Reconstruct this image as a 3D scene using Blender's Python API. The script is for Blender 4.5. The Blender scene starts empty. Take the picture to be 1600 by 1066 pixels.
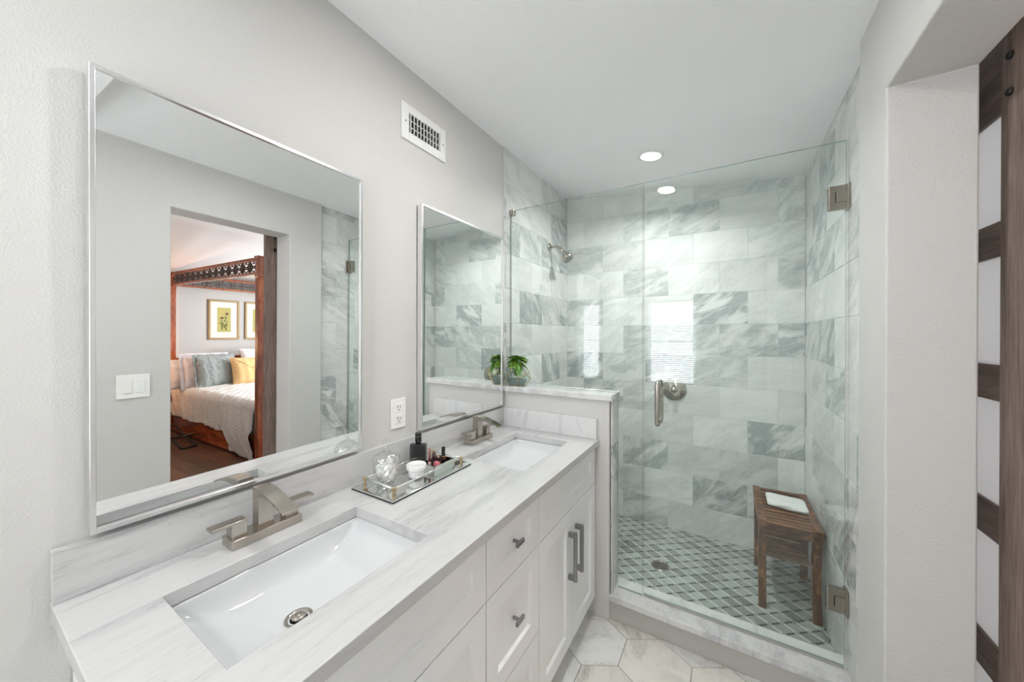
import bpy, bmesh, math, random
from mathutils import Vector, Matrix
PI = math.pi
R = math.radians
scene = bpy.context.scene
col = scene.collection

# ------------------------------------------------------------------ camera
cam_d = bpy.data.cameras.new('camera')
cam = bpy.data.objects.new('camera', cam_d)
col.objects.link(cam)
cam.location = (1.118, 0.048, 1.399)
cam.rotation_euler = (R(90 - 0.222), 0, R(31.318))
cam_d.sensor_width = 36.0
cam_d.lens = 554.67 / 1600 * 36
cam_d.shift_y = -7.627 / 1600
cam_d.clip_start = 0.02
scene.camera = cam

# ------------------------------------------------------------------ world, exposure
w = bpy.data.worlds.new('world'); scene.world = w
w.use_nodes = True
w.node_tree.nodes['Background'].inputs[0].default_value = (0.82, 0.90, 1.0, 1)
w.node_tree.nodes['Background'].inputs[1].default_value = 3.0
scene.view_settings.view_transform = 'Standard'
scene.view_settings.look = 'None'
scene.view_settings.gamma = 1.0
scene.view_settings.exposure = 0.54
scene.cycles.max_bounces = 14
scene.cycles.diffuse_bounces = 7
scene.cycles.glossy_bounces = 8
scene.cycles.transparent_max_bounces = 24
scene.cycles.sample_clamp_indirect = 6.0
scene.cycles.use_denoising = True

def area(name, loc, size, power, color=(1, 1, 1), rot=(0, 0, 0), size_y=None, shape=None, spread=180):
    l = bpy.data.lights.new(name, 'AREA')
    l.shape = shape or ('RECTANGLE' if size_y else 'DISK')
    l.size = size
    if size_y: l.size_y = size_y
    l.energy = power; l.color = color; l.spread = R(spread)
    o = bpy.data.objects.new(name, l); o.location = loc; o.rotation_euler = rot
    col.objects.link(o)
    return o

# bathroom daylight from behind the blind (window wall behind the camera)
area('window_daylight', (0.512, -1.24, 1.30), 0.60, 30, (0.95, 0.97, 1.0), (R(90), 0, 0), size_y=1.15)
# added fill light at an invented, unseen window opening in the bedroom
area('bedroom_fill', (3.2, 4.32, 1.5), 1.5, 100, (.93, .965, 1.0), (R(-90), 0, 0), size_y=1.2)
LAMP_W = 7.0          # every recessed ceiling lamp

# ------------------------------------------------------------------ materials
def new_mat(name):
    m = bpy.data.materials.new(name); m.use_nodes = True
    nt = m.node_tree; b = nt.nodes['Principled BSDF']
    return m, nt, b
def N(nt, t, **k):
    n = nt.nodes.new(t)
    for a, v in k.items():
        if a == 'inp':
            for i, x in v.items(): n.inputs[i].default_value = x
        else: setattr(n, a, v)
    return n
def L(nt, a, b): nt.links.new(a, b)
def simple(name, c, rough=.5, metal=0, spec=.5, coat=0, bump=None, emit=None, sheen=0, ior=None, alpha=None):
    m, nt, b = new_mat(name)
    b.inputs['Base Color'].default_value = (*c, 1)
    b.inputs['Roughness'].default_value = rough
    b.inputs['Metallic'].default_value = metal
    b.inputs['Specular IOR Level'].default_value = spec
    b.inputs['Coat Weight'].default_value = coat
    b.inputs['Sheen Weight'].default_value = sheen
    if emit:
        b.inputs['Emission Color'].default_value = (*emit[0], 1); b.inputs['Emission Strength'].default_value = emit[1]
    if bump:
        tc = N(nt, 'ShaderNodeTexCoord'); n = N(nt, 'ShaderNodeTexNoise', inp={'Scale': bump[0], 'Detail': 3.0, 'Roughness': .55})
        L(nt, tc.outputs['Object'], n.inputs['Vector'])
        bp = N(nt, 'ShaderNodeBump', inp={'Strength': bump[1], 'Distance': bump[2]})
        L(nt, n.outputs['Fac'], bp.inputs['Height']); L(nt, bp.outputs['Normal'], b.inputs['Normal'])
    return m
def srgb(r, g, b):
    f = lambda c: (c / 255 / 12.92) if c / 255 <= .04045 else ((c / 255 + .055) / 1.055) ** 2.4
    return (f(r), f(g), f(b))

M = {}
M['paint'] = simple('wall_paint', (.60, .593, .575), .75, bump=(230, .4, .003))
M['paint_jamb'] = simple('wall_paint_orange_peel', (.60, .593, .575), .75, bump=(170, .5, .004))
M['ceiling'] = simple('ceiling_paint', (.86, .86, .865), .85, bump=(190, .5, .004))
M['grout'] = simple('grout', (.62, .64, .62), .8)
M['hexgrout'] = simple('hex_grout', (.22, .22, .21), .8)
M['cab'] = simple('cabinet_lacquer', (.88, .885, .89), .3)
M['cabgap'] = simple('cabinet_carcass', (.55, .55, .56), .5)
M['white'] = simple('white_plastic', (.82, .82, .80), .35)
M['whitemetal'] = simple('white_enamel', (.80, .80, .79), .4)
M['porcelain'] = simple('porcelain', (.66, .67, .68), .07)
M['nickel'] = simple('brushed_nickel', (.50, .46, .41), .22, 1)
M['nickel2'] = simple('satin_nickel', (.36, .33, .285), .25, 1)
M['steel'] = simple('cabinet_pull_steel', (.30, .30, .31), .33, 1)
M['chrome'] = simple('polished_chrome', (.87, .87, .88), .09, 1)
M['frame'] = simple('mirror_frame_satin', (.86, .86, .865), .22, 1)
M['mirror'] = simple('mirror_silver', (.90, .91, .905), 0.0, 1)
M['black'] = simple('black', (.012, .012, .013), .35)
M['blackmetal'] = simple('black_metal', (.02, .02, .02), .4, .3)
M['dark'] = simple('void_shade', (.004, .004, .004), .9)  # near-black colour standing in for shade inside openings
M['towel'] = simple('white_terry', (.85, .85, .84), .95, sheen=.3, bump=(420, .8, .004))
M['gold'] = simple('brass', (.62, .44, .17), .25, 1)
M['agedgold'] = simple('aged_brass', (.42, .33, .20), .35, 1)
M['lens'] = simple('lamp_lens', (.9, .9, .9), .5, emit=((1, .98, .95), 9))
M['pebble'] = simple('soil', (.07, .06, .04), .9)
M['grain_out'] = simple('outside_board', (.5, .5, .5), .8)

def glass_mat(name, tint, edge=None, f0=.04, rough=0.0):
    """thin clear glass: passes light straight through, mirror reflection by viewing angle on each face"""
    m, nt, b = new_mat(name); nt.nodes.remove(b)
    out = nt.nodes['Material Output']
    lw = N(nt, 'ShaderNodeLayerWeight'); lw.inputs['Blend'].default_value = .5
    p = N(nt, 'ShaderNodeMath', operation='POWER'); p.inputs[1].default_value = 5
    L(nt, lw.outputs['Facing'], p.inputs[0])
    mm = N(nt, 'ShaderNodeMath', operation='MULTIPLY_ADD'); mm.inputs[1].default_value = 1 - f0; mm.inputs[2].default_value = f0
    L(nt, p.outputs[0], mm.inputs[0])
    t = N(nt, 'ShaderNodeBsdfTransparent'); t.inputs[0].default_value = (*tint, 1)
    g = N(nt, 'ShaderNodeBsdfGlossy'); g.inputs['Roughness'].default_value = rough; g.inputs[0].default_value = (1, 1, 1, 1)
    mx = N(nt, 'ShaderNodeMixShader'); L(nt, mm.outputs[0], mx.inputs[0]); L(nt, t.outputs[0], mx.inputs[1]); L(nt, g.outputs[0], mx.inputs[2])
    L(nt, mx.outputs[0], out.inputs['Surface'])
    return m
M['glass'] = glass_mat('shower_glass', (.955, .985, .972))
M['glassedge'] = simple('shower_glass_edge', (.27, .33, .31), .12, coat=.3)
M['clear'] = glass_mat('clear_glass', (.97, .975, .97), f0=.06)
M['terr'] = glass_mat('terrarium_glass', (.86, .92, .90), f0=.06)
M['pane'] = glass_mat('window_glass', (.97, .98, .98))

def island(nt):
    return N(nt, 'ShaderNodeNewGeometry').outputs['Random Per Island']
def rnd(nt, src, k):
    """another random value in 0..1 derived from the island's"""
    a = N(nt, 'ShaderNodeMath', operation='MULTIPLY'); a.inputs[1].default_value = k; L(nt, src, a.inputs[0])
    f = N(nt, 'ShaderNodeMath', operation='FRACT'); L(nt, a.outputs[0], f.inputs[0])
    return f.outputs[0]
def ramp(nt, src, stops):
    r = N(nt, 'ShaderNodeValToRGB'); e = r.color_ramp.elements
    while len(e) < len(stops): e.new(.5)
    for i, (p, c) in enumerate(stops):
        e[i].position = p; e[i].color = (*c, 1) if len(c) == 3 else c
    L(nt, src, r.inputs[0]); return r.outputs[0]

def marble(name, base, mid, vein, axis='Y_AXIS', scale=4.0, stretch=(1, 1, 1), perisland=True, ang=(-1.0, .9), rough=.12,
           vein_w=.035, vein_amt=.8, cloud=(.42, .66), tone=(.9, 1.03), coat=0.0, warm=None, power=1.5, gain=1.15, floor=.12, spec=.5):
    m, nt, b = new_mat(name)
    tc = N(nt, 'ShaderNodeTexCoord')
    v = tc.outputs['Object']
    if perisland:
        isl = island(nt)
        r1, r2, r3 = rnd(nt, isl, 17.13), rnd(nt, isl, 91.7), rnd(nt, isl, 331.9)
        cmb = N(nt, 'ShaderNodeCombineXYZ'); L(nt, r1, cmb.inputs[0]); L(nt, r2, cmb.inputs[1]); L(nt, r3, cmb.inputs[2])
        sc = N(nt, 'ShaderNodeVectorMath', operation='SCALE'); sc.inputs['Scale'].default_value = 37.0; L(nt, cmb.outputs[0], sc.inputs[0])
        rot = N(nt, 'ShaderNodeVectorRotate', rotation_type=axis)
        mr = N(nt, 'ShaderNodeMapRange'); mr.inputs['To Min'].default_value = ang[0]; mr.inputs['To Max'].default_value = ang[1]
        L(nt, r2, mr.inputs['Value']); L(nt, mr.outputs[0], rot.inputs['Angle']); L(nt, v, rot.inputs['Vector'])
        ad = N(nt, 'ShaderNodeVectorMath', operation='ADD'); L(nt, rot.outputs[0], ad.inputs[0]); L(nt, sc.outputs[0], ad.inputs[1])
        v = ad.outputs[0]
    mp = N(nt, 'ShaderNodeVectorMath', operation='MULTIPLY'); mp.inputs[1].default_value = stretch; L(nt, v, mp.inputs[0])
    v = mp.outputs[0]
    n1 = N(nt, 'ShaderNodeTexNoise', inp={'Scale': scale, 'Detail': 9.0, 'Roughness': .62, 'Distortion': .55}); L(nt, v, n1.inputs['Vector'])
    n2 = N(nt, 'ShaderNodeTexNoise', inp={'Scale': scale * 1.7, 'Detail': 7.0, 'Roughness': .6, 'Distortion': 1.1}); L(nt, v, n2.inputs['Vector'])
    # cloudy grey
    c1 = N(nt, 'ShaderNodeMapRange'); c1.inputs['From Min'].default_value = cloud[0]; c1.inputs['From Max'].default_value = cloud[1]
    c1.interpolation_type = 'SMOOTHSTEP'; L(nt, n1.outputs['Fac'], c1.inputs['Value'])
    amt = c1.outputs[0]
    if perisland:
        k = N(nt, 'ShaderNodeMath', operation='POWER'); k.inputs[1].default_value = power; L(nt, r3, k.inputs[0])
        k2 = N(nt, 'ShaderNodeMath', operation='MULTIPLY_ADD'); k2.inputs[1].default_value = gain; k2.inputs[2].default_value = floor; L(nt, k.outputs[0], k2.inputs[0])
        am = N(nt, 'ShaderNodeMath', operation='MULTIPLY', use_clamp=True); L(nt, amt, am.inputs[0]); L(nt, k2.outputs[0], am.inputs[1]); amt = am.outputs[0]
    mx = N(nt, 'ShaderNodeMix', data_type='RGBA'); mx.inputs[6].default_value = (*base, 1); mx.inputs[7].default_value = (*mid, 1)
    L(nt, amt, mx.inputs[0])
    # veins: |n-.5| thin
    s = N(nt, 'ShaderNodeMath', operation='SUBTRACT'); s.inputs[1].default_value = .5; L(nt, n2.outputs['Fac'], s.inputs[0])
    a = N(nt, 'ShaderNodeMath', operation='ABSOLUTE'); L(nt, s.outputs[0], a.inputs[0])
    c2 = N(nt, 'ShaderNodeMapRange'); c2.inputs['From Min'].default_value = 0; c2.inputs['From Max'].default_value = vein_w
    c2.inputs['To Min'].default_value = 1; c2.inputs['To Max'].default_value = 0; L(nt, a.outputs[0], c2.inputs['Value'])
    vm = N(nt, 'ShaderNodeMath', operation='MULTIPLY', use_clamp=True); L(nt, c2.outputs[0], vm.inputs[0])
    if perisland: 
        q = N(nt, 'ShaderNodeMath', operation='MULTIPLY_ADD', use_clamp=True); q.inputs[1].default_value = vein_amt; q.inputs[2].default_value = .05; L(nt, amt, q.inputs[0]); L(nt, q.outputs[0], vm.inputs[1])
    else:
        q = N(nt, 'ShaderNodeMath', operation='MULTIPLY_ADD', use_clamp=True); q.inputs[1].default_value = vein_amt; q.inputs[2].default_value = .10; L(nt, c1.outputs[0], q.inputs[0]); L(nt, q.outputs[0], vm.inputs[1])
    mv = N(nt, 'ShaderNodeMix', data_type='RGBA'); L(nt, mx.outputs[2], mv.inputs[6]); mv.inputs[7].default_value = (*vein, 1); L(nt, vm.outputs[0], mv.inputs[0])
    colr = mv.outputs[2]
    if perisland:
        tr = N(nt, 'ShaderNodeMapRange'); tr.inputs['To Min'].default_value = tone[0]; tr.inputs['To Max'].default_value = tone[1]; L(nt, r1, tr.inputs['Value'])
        h = N(nt, 'ShaderNodeHueSaturation'); L(nt, tr.outputs[0], h.inputs['Value']); L(nt, colr, h.inputs['Color']); colr = h.outputs[0]
        if warm:
            wf = N(nt, 'ShaderNodeMath', operation='GREATER_THAN'); wf.inputs[1].default_value = .80; L(nt, r2, wf.inputs[0])
            wf2 = N(nt, 'ShaderNodeMath', operation='MULTIPLY'); wf2.inputs[1].default_value = .32; L(nt, wf.outputs[0], wf2.inputs[0])
            wm = N(nt, 'ShaderNodeMix', data_type='RGBA', blend_type='MULTIPLY'); wm.inputs[7].default_value = (*warm, 1)
            L(nt, wf2.outputs[0], wm.inputs[0]); L(nt, colr, wm.inputs[6]); colr = wm.outputs[2]
    L(nt, colr, b.inputs['Base Color'])
    b.inputs['Roughness'].default_value = rough
    b.inputs['Coat Weight'].default_value = coat; b.inputs['Specular IOR Level'].default_value = spec
    return m
TB, TM, TV = (.755, .76, .745), (.42, .445, .445), (.24, .27, .28)
TK = dict(power=2.6, gain=1.25, floor=.13, ang=(.15, .95), spec=.06, tone=(.86, 1.06), vein_amt=.55, cloud=(.36, .62))
M['tile_back'] = marble('marble_tile_back', TB, TM, TV, 'Y_AXIS', 4.2, (1, 1, 3.0), rough=.12, **TK)
M['tile_side'] = marble('marble_tile_side', TB, TM, TV, 'X_AXIS', 4.2, (1, 1, 3.0), rough=.12, **TK)
M['counter'] = marble('marble_counter', (.57, .57, .568), (.475, .475, .48), (.27, .26, .28), scale=5.5, stretch=(3.2, .42, 3.2), perisland=False,
                      rough=.14, vein_w=.016, vein_amt=.55, cloud=(.47, .70))
M['cap'] = marble('marble_cap', (.68, .68, .675), (.54, .54, .55), (.33, .33, .36), scale=6, stretch=(1.6, 1, 1), perisland=False,
                  rough=.14, vein_w=.02, vein_amt=.6, cloud=(.45, .68))
M['hex'] = marble('marble_hex', (.74, .735, .71), (.56, .555, .53), (.33, .32, .30), 'Z_AXIS', 5.0, (1, 2.4, 1), ang=(-.6, 1.6), rough=.10,
                  vein_w=.025, tone=(.93, 1.03), warm=(1.0, .90, .76))
M['mosaic'] = marble('marble_mosaic', (.37, .40, .375), (.25, .28, .265), (.18, .21, .20), 'Z_AXIS', 16, (1, 1, 1), ang=(0, 3), rough=.22, tone=(.66, 1.18), vein_amt=.3)
M['mosaic_dark'] = simple('mosaic_dark', (.075, .08, .075), .25)
M['mosaic_light'] = simple('mosaic_light', (.62, .64, .60), .25)

def wood(name, c1, c2, c3, scale=6, stretch=(1, 1, .08), rough=.45, perisland=False, coat=0, tone=(.75, 1.15)):
    m, nt, b = new_mat(name)
    tc = N(nt, 'ShaderNodeTexCoord'); v = tc.outputs['Object']
    mp = N(nt, 'ShaderNodeVectorMath', operation='MULTIPLY'); mp.inputs[1].default_value = stretch; L(nt, v, mp.inputs[0]); v = mp.outputs[0]
    isl = None
    if perisland:
        isl = island(nt); cm = N(nt, 'ShaderNodeCombineXYZ'); L(nt, rnd(nt, isl, 13.7), cm.inputs[0]); L(nt, rnd(nt, isl, 71.3), cm.inputs[1]); L(nt, rnd(nt, isl, 311.), cm.inputs[2])
        sc = N(nt, 'ShaderNodeVectorMath', operation='SCALE'); sc.inputs['Scale'].default_value = 20; L(nt, cm.outputs[0], sc.inputs[0])
        ad = N(nt, 'ShaderNodeVectorMath', operation='ADD'); L(nt, v, ad.inputs[0]); L(nt, sc.outputs[0], ad.inputs[1]); v = ad.outputs[0]
    n = N(nt, 'ShaderNodeTexNoise', inp={'Scale': scale, 'Detail': 8.0, 'Roughness': .65, 'Distortion': .6}); L(nt, v, n.inputs['Vector'])
    n2 = N(nt, 'ShaderNodeTexNoise', inp={'Scale': scale * 7, 'Detail': 4.0, 'Roughness': .7}); L(nt, v, n2.inputs['Vector'])
    av = N(nt, 'ShaderNodeMath', operation='MULTIPLY_ADD'); av.inputs[1].default_value = .45; L(nt, n2.outputs['Fac'], av.inputs[0])
    s = N(nt, 'ShaderNodeMath', operation='MULTIPLY'); s.inputs[1].default_value = .6; L(nt, n.outputs['Fac'], s.inputs[0]); L(nt, s.outputs[0], av.inputs[2])
    c = ramp(nt, av.outputs[0], [(.36, c1), (.52, c2), (.68, c3)])
    if perisland:
        tr = N(nt, 'ShaderNodeMapRange'); tr.inputs['To Min'].default_value = tone[0]; tr.inputs['To Max'].default_value = tone[1]; L(nt, rnd(nt, isl, 5.3), tr.inputs['Value'])
        h = N(nt, 'ShaderNodeHueSaturation'); L(nt, tr.outputs[0], h.inputs['Value']); L(nt, c, h.inputs['Color']); c = h.outputs[0]
    L(nt, c, b.inputs['Base Color']); b.inputs['Roughness'].default_value = rough; b.inputs['Coat Weight'].default_value = coat
    return m
M['walnut_v'] = wood('walnut_upright', (.11, .075, .06), (.24, .175, .145), (.40, .315, .27), 7, (1, 3, .18), .5)
M['walnut_h'] = wood('walnut_cross', (.09, .06, .05), (.19, .135, .105), (.31, .23, .19), 7, (1, .25, 3), .5)
M['teak'] = wood('teak', (.022, .008, .003), (.115, .042, .013), (.40, .18, .055), 7, (2, 2, .5), .42, perisland=True)
M['teak_x'] = wood('teak_slat', (.022, .008, .003), (.115, .042, .013), (.38, .17, .05), 7, (.5, 2, 2), .42, perisland=True)
M['cherry'] = wood('cherry_wood', (.10, .016, .005), (.26, .055, .014), (.42, .12, .03), 5, (1, 1, .3), .22, coat=.4)
M['cherry_h'] = wood('cherry_wood_rail', (.10, .016, .005), (.26, .055, .014), (.42, .12, .03), 5, (.3, 1, 1), .22, coat=.4)
M['fret'] = simple('dark_fretwork', (.028, .012, .008), .35)
M['floorwood'] = wood('bedroom_floor_wood', (.05, .022, .012), (.13, .062, .036), (.22, .12, .075), 4, (.2, 2, 1), .3, perisland=True, tone=(.7, 1.1))

def cloth(name, c, scale=120, strength=.5, dist=.004, c2=None):
    m, nt, b = new_mat(name)
    tc = N(nt, 'ShaderNodeTexCoord')
    n = N(nt, 'ShaderNodeTexNoise', inp={'Scale': scale, 'Detail': 4.0, 'Roughness': .6, 'Distortion': .6}); L(nt, tc.outputs['Object'], n.inputs['Vector'])
    n3 = N(nt, 'ShaderNodeTexVoronoi', inp={'Scale': scale * .35}); L(nt, tc.outputs['Object'], n3.inputs['Vector'])
    ad = N(nt, 'ShaderNodeMath', operation='ADD'); L(nt, n.outputs['Fac'], ad.inputs[0]); L(nt, n3.outputs['Distance'], ad.inputs[1])
    bp = N(nt, 'ShaderNodeBump', inp={'Strength': strength, 'Distance': dist}); L(nt, ad.outputs[0], bp.inputs['Height']); L(nt, bp.outputs[0], b.inputs['Normal'])
    b.inputs['Base Color'].default_value = (*c, 1); b.inputs['Roughness'].default_value = .9; b.inputs['Sheen Weight'].default_value = .2
    return m
M['duvet'] = cloth('crinkled_duvet', (.64, .63, .59), 110, .6, .010)
M['sham'] = cloth('grey_sham', (.33, .36, .35), 70, .9, .012)
M['pillow'] = cloth('white_pillowcase', (.72, .68, .66), 30, .4, .01)
M['yellow'] = cloth('yellow_cushion', (.66, .43, .19), 200, .3, .003)
M['leaf'] = simple('leaf', (.11, .27, .035), .4)
M['leaf2'] = simple('leaf_bright', (.30, .47, .06), .4)

# ------------------------------------------------------------------ mesh builder
class MB:
    def __init__(s): s.bm = bmesh.new()
    def _f(s, vs, smooth=False):
        try: f = s.bm.faces.new(vs); f.smooth = smooth; return f
        except ValueError: return None
    def box(s, x0, x1, y0, y1, z0, z1, mat=None, mi=0):
        P = [(x, y, z) for z in (z0, z1) for y in (y0, y1) for x in (x0, x1)]
        if mat is not None: P = [mat @ Vector(p) for p in P]
        v = [s.bm.verts.new(p) for p in P]
        for q in ((0, 2, 3, 1), (4, 5, 7, 6), (0, 1, 5, 4), (2, 6, 7, 3), (0, 4, 6, 2), (1, 3, 7, 5)):
            f = s._f([v[i] for i in q]); f.material_index = mi
        return s
    def obox(s, c, size, rz=0, mat=None):
        m = Matrix.Translation(c) @ (mat if mat is not None else Matrix.Rotation(rz, 4, 'Z'))
        a, b, d = size[0] / 2, size[1] / 2, size[2] / 2
        return s.box(-a, a, -b, b, -d, d, m)
    def rings(s, rings, smooth=True, cap=(True, True), close=True):
        V = [[s.bm.verts.new(p) for p in r] for r in rings]
        n = len(V[0])
        for a, b in zip(V, V[1:]):
            for i in range(n if close else n - 1):
                j = (i + 1) % n
                s._f([a[i], a[j], b[j], b[i]], smooth)
        if cap[0]: s._f(V[0][::-1])
        if cap[1]: s._f(V[-1])
        return s
    def lathe(s, prof, n=32, c=(0, 0, 0), axis='Z', mat=None, smooth=True, cap=(True, True)):
        rs = []
        for r, z in prof:
            ring = []
            for i in range(n):
                a = 2 * PI * i / n
                p = Vector((r * math.cos(a), r * math.sin(a), z))
                if axis == 'X': p = Vector((p.z, p.x, p.y))
                if axis == 'Y': p = Vector((p.y, p.z, p.x))
                if mat is not None: p = mat @ p
                ring.append(p + Vector(c))
            rs.append(ring)
        return s.rings(rs, smooth, cap)
    def tube(s, pts, r, n=12, smooth=True, cap=True, closed=False):
        pts = [Vector(p) for p in pts]; rs = []
        k = len(pts)
        rad = r if isinstance(r, (list, tuple)) else [r] * k
        up = None
        for i, p in enumerate(pts):
            if closed: t = (pts[(i + 1) % k] - pts[i - 1])
            else: t = pts[min(i + 1, k - 1)] - pts[max(i - 1, 0)]
            t.normalize()
            if up is None:
                up = Vector((0, 0, 1)) if abs(t.z) < .9 else Vector((1, 0, 0))
            a = t.cross(up).normalized(); up = a.cross(t).normalized()
            rs.append([p + a * rad[i] * math.cos(2 * PI * j / n) + up * rad[i] * math.sin(2 * PI * j / n) for j in range(n)])
        if closed: rs.append(rs[0]); return s.rings(rs, smooth, (False, False))
        return s.rings(rs, smooth, (cap, cap))
    def prism(s, poly, a, b, axis='Z', smooth=False):
        """poly in the plane across axis, extruded from a to b"""
        def p3(p, h):
            return {'Z': (p[0], p[1], h), 'Y': (p[0], h, p[1]), 'X': (h, p[0], p[1])}[axis]
        V0 = [s.bm.verts.new(p3(p, a)) for p in poly]; V1 = [s.bm.verts.new(p3(p, b)) for p in poly]
        n = len(poly)
        s._f(V0[::-1]); s._f(V1)
        for i in range(n): s._f([V0[i], V0[(i + 1) % n], V1[(i + 1) % n], V1[i]], smooth)
        return s
    def sphere(s, c, r, n=16, sc=(1, 1, 1)):
        prof = [(r * math.sin(PI * i / n) * 1.0 + 1e-5, -r * math.cos(PI * i / n)) for i in range(n + 1)]
        return s.lathe(prof, n * 2 if n < 12 else 24, c, mat=Matrix.Diagonal((*sc, 1)))
    def grid(s, f, nu, nv, smooth=True, thick=None):
        V = [[s.bm.verts.new(f(i / nu, j / nv)) for j in range(nv + 1)] for i in range(nu + 1)]
        for i in range(nu):
            for j in range(nv): s._f([V[i][j], V[i + 1][j], V[i + 1][j + 1], V[i][j + 1]], smooth)
        return s
    def build(s, name, mat, parent=None, bevel=0, seg=2, world=True, mats=None, solid=0, subsurf=0, recalc=True, origin=None):
        if recalc: bmesh.ops.recalc_face_normals(s.bm, faces=s.bm.faces)
        off = None
        if parent is not None and world:
            off = wloc(parent)
        elif origin is not None: off = Vector(origin)
        if off is not None: bmesh.ops.translate(s.bm, verts=s.bm.verts, vec=-off)
        me = bpy.data.meshes.new(name); s.bm.to_mesh(me); s.bm.free()
        for mm in (mats or [mat]): me.materials.append(mm)
        o = bpy.data.objects.new(name, me); col.objects.link(o)
        if origin is not None and parent is None: o.location = origin
        if parent is not None: o.parent = parent
        if solid:
            md = o.modifiers.new('solid', 'SOLIDIFY'); md.thickness = solid; md.offset = 0
        if subsurf:
            md = o.modifiers.new('sub', 'SUBSURF'); md.levels = subsurf; md.render_levels = subsurf
        if bevel:
            md = o.modifiers.new('bevel', 'BEVEL'); md.width = bevel; md.segments = seg; md.limit_method = 'ANGLE'; md.angle_limit = R(40)
            md.harden_normals = True
        return o
def wloc(o):
    v = Vector((0, 0, 0))
    while o is not None: v += o.location; o = o.parent
    return v
def tag(o, label=None, cat=None, group=None, kind=None):
    if label: o['label'] = label
    if cat: o['category'] = cat
    if group: o['group'] = group
    if kind: o['kind'] = kind
    return o
def thing(name, label, cat, loc, group=None):
    o = bpy.data.objects.new(name, None); o.empty_display_size = .05; col.objects.link(o); o.location = loc
    return tag(o, label, cat, group)
def struct(name, mb, mat, parent=None, **k):
    o = mb.build(name, mat, parent, **k)
    if parent is None: o['kind'] = 'structure'
    return o
def copy_tree(o, parent=None):
    c = o.copy(); col.objects.link(c)
    if parent is not None: c.parent = parent
    for ch in [x for x in bpy.data.objects if x.parent == o and x is not c]: copy_tree(ch, c)
    return c

# ------------------------------------------------------------------ key dimensions (metres)
XW = 1.508            # shower right tile face
YB = 2.738            # shower back tile face
XP = 1.480            # painted right wall face
YT = 1.777            # where tile starts on the left wall
def zc(x): return 2.49 - .1008 * x       # sloping ceiling
CT = .882             # counter top
YO0, YO1, ZO = .775, 1.388, 2.062        # doorway
YWIN = -1.10

# ------------------------------------------------------------------ room shell
def slab(poly, a, b, axis): m = MB(); m.prism(poly, a, b, axis); return m
# left wall
struct('wall_left', MB().box(-.12, 0, YWIN, 2.86, 0, 2.62), M['paint'])
# back wall shell
struct('wall_back', MB().box(-.12, 1.70, YB + .008, 2.90, 0, 2.62), M['paint'])
# right wall with doorway
m = MB()
m.prism([(YWIN, 0), (YO0, 0), (YO0, ZO), (YO1, ZO), (YO1, 0), (1.618, 0), (1.618, 2.62), (YWIN, 2.62)], XP, 1.645, 'X')
struct('wall_right', m, M['paint_jamb'], bevel=.006)
struct('wall_right_shower', MB().box(XW + .008, 1.645, 1.619, 2.86, 0, 2.62), M['paint'])
# window wall behind the camera
WX0, WX1, WZ0, WZ1 = .235, .790, .770, 1.835
m = MB()
m.box(-.12, WX0, YWIN - .12, YWIN, 0, 2.62); m.box(WX1, 1.70, YWIN - .12, YWIN, 0, 2.62)
m.box(WX0, WX1, YWIN - .12, YWIN, 0, WZ0); m.box(WX0, WX1, YWIN - .12, YWIN, WZ1, 2.62)
struct('wall_front', m, M['paint'])
# ceilings
struct('ceiling', slab([(-.12, zc(-.12)), (1.70, zc(1.70)), (1.70, 2.66), (-.12, 2.66)], .43, 2.90, 'Y'), M['ceiling'])
struct('ceiling_lowered', MB().box(-.12, 1.70, YWIN - .12, .43, 2.32, 2.66), M['ceiling'])
# hexagon tiled floor
def hexfloor():
    mb = MB(); s = .1545; gap = .0022; wdt = s * math.sqrt(3)
    x0, y0 = .858, 1.635
    for j in range(-16, 4):
        for i in range(-6, 6):
            cx = x0 + i * wdt + (j % 2) * wdt / 2; cy = y0 + j * 1.5 * s
            if cx < -.2 or cx > 2.0 or cy < -1.8 or cy > 2.1: continue
            top = [mb.bm.verts.new((cx + (s - gap) * math.sin(k * PI / 3), cy + (s - gap) * math.cos(k * PI / 3), 0)) for k in range(6)]
            bot = [mb.bm.verts.new((cx + (s - gap + .0012) * math.sin(k * PI / 3), cy + (s - gap + .0012) * math.cos(k * PI / 3), -.003)) for k in range(6)]
            mb._f(top)
            for k in range(6): mb._f([top[k], bot[k], bot[(k + 1) % 6], top[(k + 1) % 6]])
    V = [mb.bm.verts.new(p) for p in ((-.2, -1.8, -.0018), (1.66, -1.8, -.0018), (1.66, 2.0, -.0018), (-.2, 2.0, -.0018))]
    mb._f(V).material_index = 1
    return mb
struct('floor', hexfloor(), None, mats=[M['hex'], M['hexgrout']])

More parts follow.
